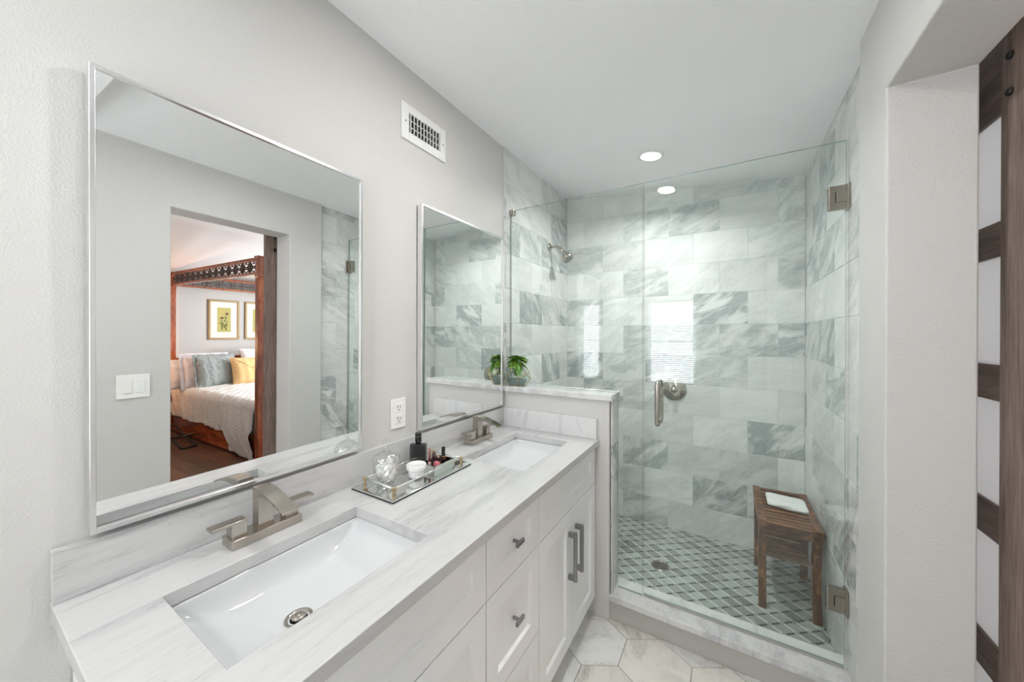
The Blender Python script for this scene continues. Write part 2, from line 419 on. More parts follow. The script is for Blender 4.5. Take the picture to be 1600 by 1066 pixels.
def tile_rows(mb, place, u0, u1, z0, z1, joint_odd, joint_even, zref=1.878, p=.205, L2=.309, g=.0011, ch=.0009, th=.006):
    """place(u, z, d): point with d = depth behind the tile face"""
    r = math.floor((z0 - zref) / p)
    while zref + r * p < z1:
        za, zb = max(z0, zref + r * p) + g, min(z1, zref + (r + 1) * p) - g
        j0 = joint_odd if r % 2 else joint_even
        k = math.floor((u0 - j0) / L2)
        while j0 + k * L2 < u1:
            ua, ub = max(u0, j0 + k * L2) + g, min(u1, j0 + (k + 1) * L2) - g
            k += 1
            if ub - ua < .01 or zb - za < .008: continue
            T = [(ua + ch, za + ch), (ub - ch, za + ch), (ub - ch, zb - ch), (ua + ch, zb - ch)]
            B = [(ua, za), (ub, za), (ub, zb), (ua, zb)]
            t = [mb.bm.verts.new(place(u, z, 0)) for u, z in T]
            b = [mb.bm.verts.new(place(u, z, ch)) for u, z in B]
            c = [mb.bm.verts.new(place(u, z, th)) for u, z in B]
            mb._f(t)
            for i in range(4):
                j = (i + 1) % 4
                mb._f([t[i], b[i], b[j], t[j]]); mb._f([b[i], c[i], c[j], b[j]])
        r += 1
    # grout bed
    q = [mb.bm.verts.new(place(u, z, .0016)) for u, z in ((u0, z0), (u1, z0), (u1, z1), (u0, z1))]
    mb._f(q).material_index = 1
XJ, HT = .143, .1545
m = MB(); tile_rows(m, lambda u, z, d: (u, YB + d, z), 0, XW, .02, 2.5, XJ, XJ + HT)
struct('wall_back_tiled', m, None, mats=[M['tile_back'], M['grout']], recalc=False)
m = MB(); tile_rows(m, lambda u, z, d: (XW + d, u, z), 1.60, YB, .0, 2.40, 2.067 - .309, 2.2215)
struct('wall_right_tiled', m, None, mats=[M['tile_side'], M['grout']], recalc=False)
m = MB(); tile_rows(m, lambda u, z, d: (.008 - .002 - d, u, z), YT + .006, YB, .0, 2.5, 2.123, 2.123 - HT, th=.006)
struct('wall_left_tiled', m, None, mats=[M['tile_side'], M['grout']], recalc=False)
# metal trims at the tile edges
struct('trim_1', MB().box(0, .008, YT, YT + .006, 1.106, 2.49), M['frame'])
struct('trim_2', MB().box(XW - .001, XW + .007, 1.618, 1.624, .12, 2.36), M['frame'])

# half wall, its marble cap, tiled end and curb
struct('wall_half', MB().box(0, .624, 1.772, 1.898, 0, 1.076), M['paint'], bevel=.004)
struct('trim_3', MB().box(0, .640, 1.757, 1.912, 1.076, 1.106), M['cap'], bevel=.003)
m = MB(); tile_rows(m, lambda u, z, d: (.634 - d, u, z), 1.790, 1.898, .12, 1.076, 1.70, 1.70)
struct('wall_half_end_tiled', m, None, mats=[M['tile_side'], M['grout']], recalc=False)
m = MB(); tile_rows(m, lambda u, z, d: (u, 1.906 - d, z), 0.006, .634, .0, 1.074, XJ, XJ + HT)
struct('wall_half_back_tiled', m, None, mats=[M['tile_back'], M['grout']], recalc=False)
struct('trim_4', MB().box(.60, XW + .006, 1.790, 1.925, 0, .092), simple('curb_paint', (.50, .485, .46), .6), bevel=.003)
struct('trim_5', MB().box(.612, XW + .004, 1.776, 1.935, .094, .124), M['cap'], bevel=.003)

# shower floor mosaic
def mosaic():
    mb = MB(); z = .05
    A = Vector((.0505, .039)); B = Vector((.0505, -.036)); V0 = Vector((1.059, 2.4285)) - A / 2
    x0, x1, y0, y1 = .0, XW, 1.90, YB
    q = [mb.bm.verts.new(p) for p in ((x0, y0, z - .0016), (x1, y0, z - .0016), (x1, y1, z - .0016), (x0, y1, z - .0016))]
    mb._f(q).material_index = 1
    def poly(c, e1, e2, zt, mi, lift=.0):
        P = [c - e1 - e2, c + e1 - e2, c + e1 + e2, c - e1 + e2]
        if all(p.x < x0 + .002 or p.x > x1 - .002 or p.y < y0 or p.y > y1 - .002 for p in P): return
        if any(p.x < x0 - .0 or p.x > x1 or p.y > y1 for p in P):
            P = [Vector((min(max(p.x, x0), x1), min(max(p.y, y0), y1))) for p in P]
        t = [mb.bm.verts.new((p.x, p.y, zt)) for p in P]
        f = mb._f(t)
        if f: f.material_index = mi
    for a in range(-40, 40):
        for b in range(-40, 40):
            v = V0 + A * a + B * b
            if not (-.06 < v.x < 1.6 and 1.82 < v.y < 2.80): continue
            c = v + (A + B) / 2
            poly(c, A * .489, B * .489, z, 0)
            ea = A.normalized(); ed = Vector((-ea.y, ea.x))
            ea2 = Vector((.80, .60)); ea2 = (A.normalized() + Vector((.02, .03))).normalized(); ed = Vector((-ea2.y, ea2.x))
            poly(v + A / 2, ea2 * .0195, ed * .0050, z + .0004, 2)
            eb = B.normalized(); ef = Vector((-eb.y, eb.x))
            poly(v + B / 2, eb * .0225, ef * .0040, z + .0003, 3)
    return mb
struct('floor_shower', mosaic(), None, mats=[M['mosaic'], simple('mosaic_grout', (.30, .33, .31), .7), M['mosaic_dark'], M['mosaic_light']])

# ------------------------------------------------------------------ bedroom shell beyond the doorway
m = MB(); m.box(5.53, 5.65, -1.0, 4.45, 0, 2.8); struct('wall_far', m, simple('bedroom_wall_paint', (.50, .485, .465), .8))
m = MB(); m.box(1.645, 5.6, -1.1, -1.0, 0, 2.8); struct('wall_near', m, M['paint'])
m = MB()
m.box(1.645, 2.4, 4.30, 4.42, 0, 2.8); m.box(4.0, 5.6, 4.30, 4.42, 0, 2.8); m.box(2.4, 4.0, 4.30, 4.42, 0, .85); m.box(2.4, 4.0, 4.30, 4.42, 2.15, 2.8)  # unseen opening added so the fill light can enter the bedroom
struct('wall_side', m, M['paint'])
m = MB(); m.box(1.645, 1.655, 1.62, 4.40, 0, 2.75); m.box(1.645, 1.650, -1.0, .765, 0, 2.75)
struct('wall_door_side', m, M['paint'])
struct('ceiling_bedroom', slab([(1.645, 2.50), (5.6, 2.215), (5.6, 2.85), (1.645, 2.85)], -1.05, 4.42, 'Y'), M['ceiling'])
def planks():
    mb = MB(); random.seed(4); y = -1.0
    while y < 4.4:
        x = 1.5 - random.random()
        while x < 5.6:
            l = 1.1 + random.random() * .5
            a, b = max(x, 1.66), min(x + l, 5.55)
            if b - a > .02: mb.box(a + .001, b - .001, y + .001, y + .129, -.02, 0)
            x += l
        y += .13
    return mb
struct('floor_bedroom', planks(), M['floorwood'])
struct('threshold', MB().box(1.56, 1.665, YO0, YO1, -.02, .004), M['floorwood'])
# bathroom window
wn = bpy.data.objects.new('window_1', None); col.objects.link(wn); wn['kind'] = 'structure'; wn.location = (WX0, YWIN, WZ0)
m = MB(); yy = YWIN - .075
for b in ((WX0, WX0 + .035, WZ0, WZ1), (WX1 - .035, WX1, WZ0, WZ1), (WX0, WX1, WZ0, WZ0 + .035), (WX0, WX1, WZ1 - .035, WZ1), (WX0, WX1, 1.30, 1.335)):
    m.box(b[0], b[1], yy - .015, yy + .015, b[2], b[3])
m.build('window_frame', M['whitemetal'], wn)
MB().box(WX0 + .03, WX1 - .03, yy - .003, yy + .001, WZ0 + .03, WZ1 - .03).build('pane', M['pane'], wn)
m = MB()
for b in ((WX0 - .05, WX0, WZ0 - .02, WZ1 + .05), (WX1, WX1 + .05, WZ0 - .02, WZ1 + .05), (WX0 - .05, WX1 + .05, WZ1, WZ1 + .05)):
    m.box(b[0], b[1], YWIN, YWIN + .015, b[2], b[3])
m.build('casing', M['whitemetal'], wn)
MB().box(WX0 - .07, WX1 + .07, YWIN - .02, YWIN + .05, WZ0 - .045, WZ0 - .02).build('window_sill', M['whitemetal'], wn)
bl = thing('window_blind', 'white slatted blind hanging in the window behind the viewer, seen mirrored in the shower glass', 'blind', (.512, YWIN - .03, WZ0))
m = MB(); z = WZ0 + .03
while z < WZ1 - .05:
    m.obox(((WX0 + WX1) / 2, YWIN - .032, z), (WX1 - WX0 - .01, .024, .0012), mat=Matrix.Rotation(R(42), 4, 'X')); z += .0240
m.build('slats', simple('blind_white', (.86, .86, .86), .5), bl)
MB().box(WX0 + .004, WX1 - .004, YWIN - .045, YWIN - .012, WZ1 - .035, WZ1).build('head_rail', M['whitemetal'], bl)
MB().box(WX0 + .004, WX1 - .004, YWIN - .042, YWIN - .020, WZ0 + .003, WZ0 + .018).build('bottom_rail', M['whitemetal'], bl)

# ------------------------------------------------------------------ ceiling lamps
def ceiling_lamp(x, y, z, slope, label, r=.052, k=1.0, spread=180):
    t = thing('recessed_light', label, 'light', (x, y, z), 'recessed ceiling lights')
    rot = Matrix.Rotation(slope, 4, 'Y')
    MB().lathe([(r + .018, 0), (r + .018, -.003), (r + .004, -.007), (r, -.004), (r, 0)], 40, mat=rot).build('trim_ring', M['whitemetal'], t, world=False)
    MB().lathe([(r, -.001), (r, -.0035), (.001, -.0045)], 40, mat=rot).build('lens', M['lens'], t, world=False)
    a = area('recessed_light_lamp', (x, y, z - .012), r * 2, LAMP_W * k, (1, .99, .985), spread=spread)
    a.rotation_euler = (0, slope, 0)
    return t
SL = math.atan(.1008)
ceiling_lamp(.742, 2.182, zc(.742) - .0005, SL, 'glowing round recessed light in the ceiling above the shower', k=1.0, spread=150)
ceiling_lamp(.750, 1.005, zc(.75) - .0005, SL, 'glowing recessed light above the vanity, mirrored at the top edge of the shower glass', k=.78)
ceiling_lamp(.63, -.79, 2.3195, 0, 'glowing round recessed light behind the viewer, mirrored high in the shower door glass', k=1.35)

# ------------------------------------------------------------------ vanity
VY0, VY1 = .195, 1.768
XF = .556
van = thing('vanity_cabinet', 'white shaker double vanity with drawers, panelled doors and steel pulls under marble top', 'cabinet', (.28, .98, 0))
m = MB(); m.box(.004, XF - .021, VY0, VY1, .095, .113); m.box(.004, XF - .075, VY0 + .02, VY1, 0, .095)
for a, b in ((VY0, VY0 + .018), (.828, .846), (1.145, 1.163), (VY1 - .018, VY1)): m.box(.004, XF - .021, a, b, .113, .8505)
m.box(.004, .016, VY0 + .018, VY1 - .018, .113, .8505); m.box(XF - .040, XF - .021, VY0 + .018, VY1 - .018, .113, .8505)
m.build('carcass', M['cab'], van)
def shaker(name, y0, y1, z0, z1, rail=.057, parent=van):
    g = .0022; y0 += g; y1 -= g; z0 += g; z1 -= g; x0, x1, xr = XF - .0195, XF, XF - .0105
    mb = MB()
    Y = [y0, y0 + rail, y1 - rail, y1]; Z = [z0, z0 + rail, z1 - rail, z1]
    v = {}
    def vt(x, y, z):
        k = (round(x, 5), round(y, 5), round(z, 5))
        if k not in v: v[k] = mb.bm.verts.new(k)
        return v[k]
    for i in range(3):
        for j in range(3):
            if i == 1 and j == 1: continue
            mb._f([vt(x1, Y[i], Z[j]), vt(x1, Y[i + 1], Z[j]), vt(x1, Y[i + 1], Z[j + 1]), vt(x1, Y[i], Z[j + 1])])
    c = .0045
    q = [(Y[1], Z[1]), (Y[2], Z[1]), (Y[2], Z[2]), (Y[1], Z[2])]; qi = [(Y[1] + c, Z[1] + c), (Y[2] - c, Z[1] + c), (Y[2] - c, Z[2] - c), (Y[1] + c, Z[2] - c)]
    for i in range(4):
        j = (i + 1) % 4
        mb._f([vt(x1, *q[i]), vt(x1, *q[j]), vt(xr, *qi[j]), vt(xr, *qi[i])])
    mb._f([vt(xr, *p) for p in qi])
    for i in range(3):
        mb._f([vt(x1, Y[i], Z[0]), vt(x1, Y[i + 1], Z[0]), vt(x0, Y[i + 1], Z[0]), vt(x0, Y[i], Z[0])])
        mb._f([vt(x1, Y[i], Z[3]), vt(x1, Y[i + 1], Z[3]), vt(x0, Y[i + 1], Z[3]), vt(x0, Y[i], Z[3])])
        mb._f([vt(x1, Y[0], Z[i]), vt(x1, Y[0], Z[i + 1]), vt(x0, Y[0], Z[i + 1]), vt(x0, Y[0], Z[i])])
        mb._f([vt(x1, Y[3], Z[i]), vt(x1, Y[3], Z[i + 1]), vt(x0, Y[3], Z[i + 1]), vt(x0, Y[3], Z[i])])
    return mb.build(name, M['cab'], parent, bevel=.0012, seg=2)
def knob(y, z, parent):
    mb = MB()
    mb.lathe([(.006, 0), (.0055, .004), (.005, .020)], 16, (XF - .0085, y, z), 'X')
    mb.box(XF + .011, XF + .020, y - .022, y + .022, z - .0065, z + .0065)
    return mb.build('knob', M['steel'], parent, bevel=.0015)
def pull(y, z0, z1, parent):
    mb = MB()
    mb.box(XF - .001, XF + .028, y - .007, y + .007, z1 - .022, z1 - .002); mb.box(XF - .001, XF + .028, y - .007, y + .007, z0 + .002, z0 + .022)
    mb.tube([(XF + .029, y, z0), (XF + .029, y, z1)], .0085, 16)
    return mb.build('handle', M['steel'], parent, bevel=.001)
S1, S2, S3 = .837, 1.154, VY1 - .003
shaker('drawer_front', VY0 + .004, S1, .667, .848)
shaker('drawer_front', S2, S3, .667, .848)
d = shaker('drawer', S1, S2, .667, .848); knob((S1 + S2) / 2, .757, d)
d = shaker('drawer', S1, S2, .366, .667); knob((S1 + S2) / 2, .516, d)
d = shaker('drawer', S1, S2, .098, .366); knob((S1 + S2) / 2, .235, d)
hm = (S2 + S3) / 2
d = shaker('door', S2, hm, .098, .667); pull(hm - .035, .385, .585, d)
d = shaker('door', hm, S3, .098, .667); pull(hm + .040, .385, .585, d)
hl = (VY0 + .004 + S1) / 2
d = shaker('door', VY0 + .004, hl, .098, .667); pull(hl - .035, .385, .585, d)
d = shaker('door', hl, S1, .098, .667); pull(hl + .040, .385, .585, d)

# countertop with two rectangular cut-outs
def counter():
    mb = MB(); X = [.001, .163, .457, .576]; Y = [.168, .287, .716, 1.220, 1.660, 1.771]
    zt, zb = CT, CT - .031
    holes = {(1, 1), (1, 3)}; v = {}
    def vt(x, y, z):
        k = (x, y, z)
        if k not in v: v[k] = mb.bm.verts.new(k)
        return v[k]
    cells = [(i, j) for i in range(3) for j in range(5) if (i, j) not in holes]
    for i, j in cells:
        for z in (zt, zb): mb._f([vt(X[i], Y[j], z), vt(X[i + 1], Y[j], z), vt(X[i + 1], Y[j + 1], z), vt(X[i], Y[j + 1], z)])
        for (di, dj, a, b) in ((-1, 0, (i, j), (i, j + 1)), (1, 0, (i + 1, j), (i + 1, j + 1)), (0, -1, (i, j), (i + 1, j)), (0, 1, (i, j + 1), (i + 1, j + 1))):
            n = (i + di, j + dj)
            if n in cells: continue
            mb._f([vt(X[a[0]], Y[a[1]], zt), vt(X[b[0]], Y[b[1]], zt), vt(X[b[0]], Y[b[1]], zb), vt(X[a[0]], Y[a[1]], zb)])
    return mb
ct = thing('vanity_countertop', 'long white marble countertop with grey streaks and two rectangular sink openings', 'countertop', (.28, .97, CT - .031))
counter().build('slab', M['counter'], ct, bevel=.0025)
MB().box(.001, .021, .168, 1.771, CT, .984).build('backsplash', M['counter'], ct, bevel=.002)
M['counter_x'] = marble('marble_side_splash', (.68, .68, .68), (.56, .56, .575), (.35, .35, .38), scale=5, stretch=(3, 1, .8), perisland=False, rough=.14, vein_w=.018, vein_amt=.5, cloud=(.47, .70))
MB().box(.022, .566, 1.752, 1.771, CT, .984).build('side_splash', M['counter_x'], ct, bevel=.002)

def rrect(cx, cy, hx, hy, r, z, n=6):
    P = []
    for sx, sy, a0 in ((1, 1, 0), (-1, 1, 90), (-1, -1, 180), (1, -1, 270)):
        for k in range(n + 1):
            a = R(a0 + 90 * k / n)
            P.append((cx + sx * (hx - r) + r * math.cos(a), cy + sy * (hy - r) + r * math.sin(a), z))
    return P
def basin(x0, x1, y0, y1, label):
    cx, cy, hx, hy = (x0 + x1) / 2, (y0 + y1) / 2, (x1 - x0) / 2, (y1 - y0) / 2
    t = thing('sink_basin', label, 'sink', (cx, cy, CT - .14), 'undermount sinks')
    zt = CT - .0315
    L0 = [(hx + .018, hy + .018, .01, zt), (hx + .002, hy + .002, .008, zt), (hx - .001, hy - .001, .010, zt - .004), (hx - .004, hy - .010, .02, zt - .024),
          (hx - .012, hy - .045, .035, zt - .050), (hx - .030, hy - .095, .045, zt - .066), (hx - .060, hy - .140, .04, zt - .073), (.045, .05, .03, zt - .0765), (.030, .030, .03, zt - .077)]
    mb = MB(); mb.rings([rrect(cx, cy - (.031 if a < .05 else .015 if a < hx - .05 else 0), a, b, r, z) for a, b, r, z in L0], True, (False, True))
    mb.build('bowl', M['porcelain'], t, subsurf=1)
    mb = MB(); zb = zt - .077; cy -= .031
    mb.lathe([(.0275, zb + .0005), (.0275, zb + .003), (.024, zb + .0035), (.0195, zb - .001), (.018, zb - .010)], 32, (cx, cy, 0), cap=(False, False))
    dr = mb.build('drain', M['nickel'], t)
    MB().lathe([(.0175, zb - .002), (.0175, zb + .0005), (.001, zb + .0006)], 24, (cx, cy, 0)).build('drain_gap', M['dark'], dr)
    MB().lathe([(.0135, zb + .001), (.0155, zb + .006), (.013, zb + .0085), (.006, zb + .0105), (.001, zb + .011)], 32, (cx, cy, 0)).build('stopper', M['nickel'], dr)
    return t
basin(.163, .457, .287, .716, 'white rectangular sink basin nearest the viewer, in front of the larger faucet')
basin(.163, .457, 1.220, 1.660, 'white rectangular sink basin at the far end beside the half wall')

def faucet():
    """local coordinates: base centre at the origin, spout towards +x"""
    t = thing('faucet', 'x', 'faucet', (0, 0, 0), 'vanity faucets')
    MB().box(-.028, .028, -.082, .082, 0, .023).build('base', M['nickel'], t, world=False, bevel=.0022, seg=3)
    # riser and arched flat spout: side profile extruded in y
    top, bot = [], []
    for k in range(15):
        s = k / 14
        x = -.022 + s * .150
        zt = .122 - .034 * max(0, s - .12) ** 1.7 / (.88 ** 1.7)
        top.append((x, zt))
    for k in range(12):
        s = k / 11
        x = .128 - s * .116
        zb = .0830 + .020 * math.sin(min(1, s * 1.3) * PI / 2)
        bot.append((x, zb))
    bot.append((.010, .100))
    poly = [(-.022, .02)] + top + bot + [(.010, .02)]
    mb = MB(); mb.prism(poly, -.0185, .0185, 'Y'); mb.build('spout', M['nickel'], t, world=False, bevel=.0014)
    for sy in (-1, 1):
        mb = MB()
        mb.box(-.016, .016, sy * .061 - .016, sy * .061 + .016, .022, .056)
        y0, y1 = sorted((sy * .047, sy * .118))
        mb.box(-.012, .020, y0, y1, .056, .0635)
        mb.build('handle', M['nickel'], t, world=False, bevel=.0013)
    mb = MB(); mb.tube([(-.024, 0, .02), (-.024, 0, .065)], .0028, 10); mb.tube([(-.036, 0, .067), (-.017, 0, .067)], .0045, 10)
    mb.build('lift_rod', M['nickel'], t, world=False)
    return t
f1 = faucet(); f1.location = (.084, .503, CT); tag(f1, 'large-looking brushed nickel faucet behind the nearest sink, below the left mirror', 'faucet')
f2 = copy_tree(f1); f2.location = (.080, 1.441, CT); tag(f2, 'brushed nickel faucet behind the far sink, below the right mirror', 'faucet')

# ------------------------------------------------------------------ mirrors
def wall_mirror(y0, y1, z0, z1, label, yaw, pitch, depth, fr=.009):
    cy, cz = (y0 + y1) / 2, (z0 + z1) / 2
    t = thing('wall_mirror', label, 'mirror', (.0, cy, cz), 'rectangular wall mirrors')
    hy, hz = (y1 - y0) / 2, (z1 - z0) / 2
    X0, X1 = .002, depth
    # frame: four mitred bars as one moulding
    mb = MB()
    def ring(h, k, x): return [(x, -h, -k), (x, h, -k), (x, h, k), (x, -h, k)]
    rs = [ring(hy - .001, hz - .001, X0), ring(hy, hz, X0 + .002), ring(hy, hz, X1), ring(hy - fr, hz - fr, X1), ring(hy - fr, hz - fr, X1 - .006), ring(hy - fr - .001, hz - fr - .001, X0)]
    V = [[mb.bm.verts.new(p) for p in r] for r in rs]
    for a, b in zip(V, V[1:]):
        for i in range(4): mb._f([a[i], a[(i + 1) % 4], b[(i + 1) % 4], b[i]])
    fo = mb.build('frame', M['frame'], t, world=False, bevel=.0012)
    mb = MB(); mb.box(X0 + .001, X1 - .0055, -hy + fr - .0008, hy - fr + .0008, -hz + fr - .0008, hz - fr + .0008)
    g = mb.build('mirror_glass', M['mirror'], t, world=False)
    t.rotation_euler = (0, pitch, yaw)
    return t
# hung very slightly out of true, as the reflections in the photograph show
mA = wall_mirror(.213, .836, .998, 1.940, 'large near rectangular mirror with slim silver frame reflecting the bedroom', R(1.0), R(.42), .0265)
mA.location.x = .006
mB = wall_mirror(1.113, 1.738, 1.000, 1.946, 'farther rectangular mirror with slim silver frame next to the shower glass', R(-.15), R(.30), .028)
mB.location.x = .0035

# ------------------------------------------------------------------ wall fittings
v = thing('air_vent', 'white wall air register with grille high above the gap between mirrors', 'vent', (0, 1.158, 2.262))
mb = MB()
for b in ((1.031, 1.068, 2.189, 2.336), (1.250, 1.286, 2.189, 2.336), (1.068, 1.250, 2.189, 2.226), (1.068, 1.250, 2.302, 2.336)):
    mb.box(.0005, .009, *b)
mb.build('frame', M['whitemetal'], v, bevel=.003)
MB().box(.0004, .0009, 1.066, 1.252, 2.224, 2.304).build('opening_shade', M['dark'], v)  # flat black sheet painted for the shade behind the grille
mb = MB()
for k in range(10): y = 1.075 + k * .0185; mb.obox((.008, y, 2.264), (.009, .0016, .078), mat=Matrix.Rotation(R(-8), 4, 'Z'))
for z in (2.250, 2.278): mb.box(.0025, .004, 1.068, 1.250, z - .0018, z + .0018)
mb.build('grille', M['whitemetal'], v)
for y in (1.049, 1.268): MB().lathe([(.004, .009), (.003, .0105), (.001, .011)], 12, (0, y, 2.262), 'X').build('screw', M['nickel2'], v)

o = thing('wall_outlet', 'white duplex electrical outlet on the wall between the two mirrors', 'outlet', (0, 1.013, 1.089))
MB().box(.0005, .0065, .977, 1.049, 1.030, 1.147).build('plate', M['white'], o, bevel=.003)
for zc_ in (1.066, 1.111):
    rc = MB().box(.004, .0085, .996, 1.030, zc_ - .017, zc_ + .017).build('receptacle', M['white'], o, bevel=.002)
    mb = MB()
    mb.box(.0082, .0089, 1.005, 1.0075, zc_ - .001, zc_ + .009); mb.box(.0082, .0089, 1.0185, 1.021, zc_ - .001, zc_ + .007); mb.lathe([(.0026, .0082), (.0026, .0089)], 10, (0, 1.013, zc_ - .009), 'X')
    mb.build('slots', M['black'], rc)
s = thing('light_switch', 'white double rocker switch plate on the right wall, seen in the near mirror', 'switch', (XP, .633, 1.118))
MB().box(XP - .0065, XP - .0005, .573, .693, 1.060, 1.178).build('plate', M['white'], s, bevel=.003)
for yc in (.610, .656):
    MB().box(XP - .010, XP - .004, yc - .0165, yc + .0165, 1.085, 1.152).build('rocker', M['white'], s, bevel=.002)

# ------------------------------------------------------------------ shower glass
YG = 1.86
def glass_slab(name, poly, parent, y=YG, t=.010):
    mb = MB(); mb.prism(poly, y - t / 2, y + t / 2, 'Y')
    for f in mb.bm.faces:
        f.normal_update()
        f.material_index = 0 if abs(f.normal.y) > .9 else 1
    return mb.build(name, None, parent, mats=[M['glass'], M['glassedge']])
fx = thing('fixed_glass_panel', 'clear fixed glass panel standing on the half wall cap beside the shower door', 'glass panel', (.38, YG, .124))
glass_slab('glass_pane', [(.010, 1.107), (.6415, 1.107), (.6415, .1255), (.7625, .1255), (.7625, 2.137), (.010, 2.137)], fx)
MB().box(.006, .036, YG - .014, YG + .014, 2.108, 2.140).build('wall_clip', M['nickel'], fx, bevel=.002)
dr = thing('glass_shower_door', 'frameless glass shower door with two square hinges and a tubular handle', 'shower door', (1.13, YG, .13))
glass_slab('glass_pane', [(.768, .135), (1.500, .135), (1.500, 2.137), (.768, 2.137)], dr)
MB().box(.768, 1.498, YG - .004, YG + .004, .1255, .134).build('bottom_seal', simple('seal', (.45, .43, .40), .4), dr)
for zc_ in (1.922, .382):
    hg = MB().box(1.446, 1.504, YG - .014, YG + .014, zc_ - .045, zc_ + .045).build('hinge', M['nickel2'], dr, bevel=.004, seg=3)
    mb = MB(); mb.box(1.470, 1.506, YG - .0175, YG - .012, zc_ - .020, zc_ + .020); mb.box(1.4995, 1.5075, YG - .026, YG + .026, zc_ - .048, zc_ + .048)
    mb.build('hinge_leaf', M['nickel2'], hg, bevel=.0015)
    MB().box(1.466, 1.469, YG - .0148, YG - .0138, zc_ - .020, zc_ + .020).build('slot', M['black'], hg)
HX = .838
def cpull(sy):
    r = .0105; P = []
    z0, z1, yo = 1.172, .980, YG + sy * .062
    P.append((HX, YG + sy * .005, z0)); P.append((HX, YG + sy * .040, z0))
    for k in range(1, 6): a = k / 6 * PI / 2; P.append((HX, YG + sy * (.040 + .022 * math.sin(a)), z0 - .022 * (1 - math.cos(a))))
    P.append((HX, yo, z0 - .03)); P.append((HX, yo, z1 + .03))
    for k in range(1, 6): a = k / 6 * PI / 2; P.append((HX, YG + sy * (.062 - .022 * (1 - math.cos(a))), z1 + .022 - .022 * math.sin(a)))
    P.append((HX, YG + sy * .040, z1)); P.append((HX, YG + sy * .005, z1))
    mb = MB(); mb.tube(P, r, 20); return mb
cpull(-1).build('handle', M['nickel'], dr); cpull(1).build('handle', M['nickel'], dr)

# shower head
sh = thing('wall_shower', 'brushed nickel shower head on a curved arm from the left tiled wall', 'shower', (.006, 2.40, 2.035))
MB().lathe([(.031, .006), (.030, .010), (.022, .016), (.012, .018)], 32, (0, 2.40, 2.035), 'X').build('flange', M['nickel'], sh)
P = [(.008, 2.40, 2.035), (.04, 2.40, 2.036), (.065, 2.40, 2.033), (.085, 2.40, 2.022), (.100, 2.40, 2.006), (.111, 2.40, 1.990)]
MB().tube(P, .0095, 14).build('arm', M['nickel'], sh)
d = Vector((.62, -.05, -.78)).normalized(); q = d.to_track_quat('Z', 'Y').to_matrix().to_4x4(); q.translation = Vector((.108, 2.40, 1.994))
hd = MB().lathe([(.010, 0), (.014, .006), (.014, .016), (.017, .024), (.030, .044), (.041, .060), (.044, .070), (.042, .078), (.037, .081)], 36, mat=q).build('head', M['nickel'], sh)
MB().lathe([(.036, .081), (.032, .083), (.001, .0835)], 36, mat=q).build('spray_face', simple('spray_face_grey', (.16, .17, .17), .4), hd)

vl = thing('shower_valve', 'round brushed nickel shower valve trim on the back tiled wall behind the door handle', 'valve', (.80, YB, 1.022))
MB().lathe([(.078, -.001), (.078, -.006), (.070, -.012), (.060, -.013), (.056, -.018), (.040, -.020), (.030, -.024)], 40, (.800, YB, 1.022), 'Y').build('escutcheon', M['nickel'], vl)
mb = MB(); mb.lathe([(.024, -.022), (.022, -.045), (.018, -.052), (.002, -.054)], 28, (.800, YB, 1.022), 'Y'); mb.tube([(.80, YB - .042, 1.030), (.80, YB - .05, 1.085)], [.008, .005], 10)
mb.build('handle', M['nickel'], vl)
fd = thing('floor_drain', 'round metal floor drain with slots set in the shower mosaic', 'drain', (.783, 2.265, .05))
MB().lathe([(.050, .0006), (.049, .003), (.040, .003), (.039, .0012)], 40, (.783, 2.265, .05), cap=(True, False)).build('rim', M['nickel2'], fd)
MB().lathe([(.0395, .0014), (.001, .0015)], 40, (.783, 2.265, .05)).build('recess', M['dark'], fd)
mb = MB()
for k in range(-4, 5):
    h = math.sqrt(max(0, .0385 ** 2 - (k * .0085) ** 2)); mb.obox((.783 + k * .0085 * .5, 2.265 + k * .0085 * .866, .0524), (h * 2 * .98, .0042, .0014), R(-30))
mb.build('grate', M['nickel2'], fd)

# ------------------------------------------------------------------ stool and towel
st = thing('shower_stool', 'dark slatted teak stool with curved legs and lower shelf in the shower', 'stool', (1.372, 2.38, .05))
SX0, SX1, SY0, SY1, SZ = 1.247, 1.497, 2.150, 2.610, .500
def seatz(y): s = (y - SY0) / (SY1 - SY0) * 2 - 1; return SZ - .014 * (1 - s * s)
for x0, x1 in ((SX0, SX0 + .034), (SX1 - .034, SX1)):
    mb = MB(); top = [(SY0 + k / 12 * (SY1 - SY0), seatz(SY0 + k / 12 * (SY1 - SY0))) for k in range(13)]
    poly = top + [(y, z - .028) for y, z in reversed(top)]
    mb.prism(poly, x0, x1, 'X'); mb.build('seat_rail', M['teak'], st, bevel=.002)
mb = MB(); n = 11
for k in range(n):
    y = SY0 + .012 + k / (n - 1) * (SY1 - SY0 - .024)
    z = seatz(y) - .004
    mb.box(SX0 + .033, SX1 - .033, y - .0135, y + .0135, z - .018, z)
mb.build('seat_slats', M['teak_x'], st, bevel=.0015)
def leg(x0, x1, sgn):
    yc = 2.38; mb = MB(); pf, pb = [], []
    prof = [(.0, .187, .027), (.06, .180, .029), (.14, .168, .031), (.24, .163, .034), (.32, .170, .037), (.38, .182, .039), (.422, .192, .040)]
    for z, dy, wd in prof:
        pf.append((yc + sgn * (dy + .010), .05 + z)); pb.append((yc + sgn * (dy + .010 - wd), .05 + z))
    mb.prism(pf + pb[::-1], x0, x1, 'X'); return mb.build('leg', M['teak'], st, bevel=.003)
for x0, x1 in ((SX0 + .003, SX0 + .036), (SX1 - .036, SX1 - .003)):
    for sgn in (-1, 1): leg(x0, x1, sgn)
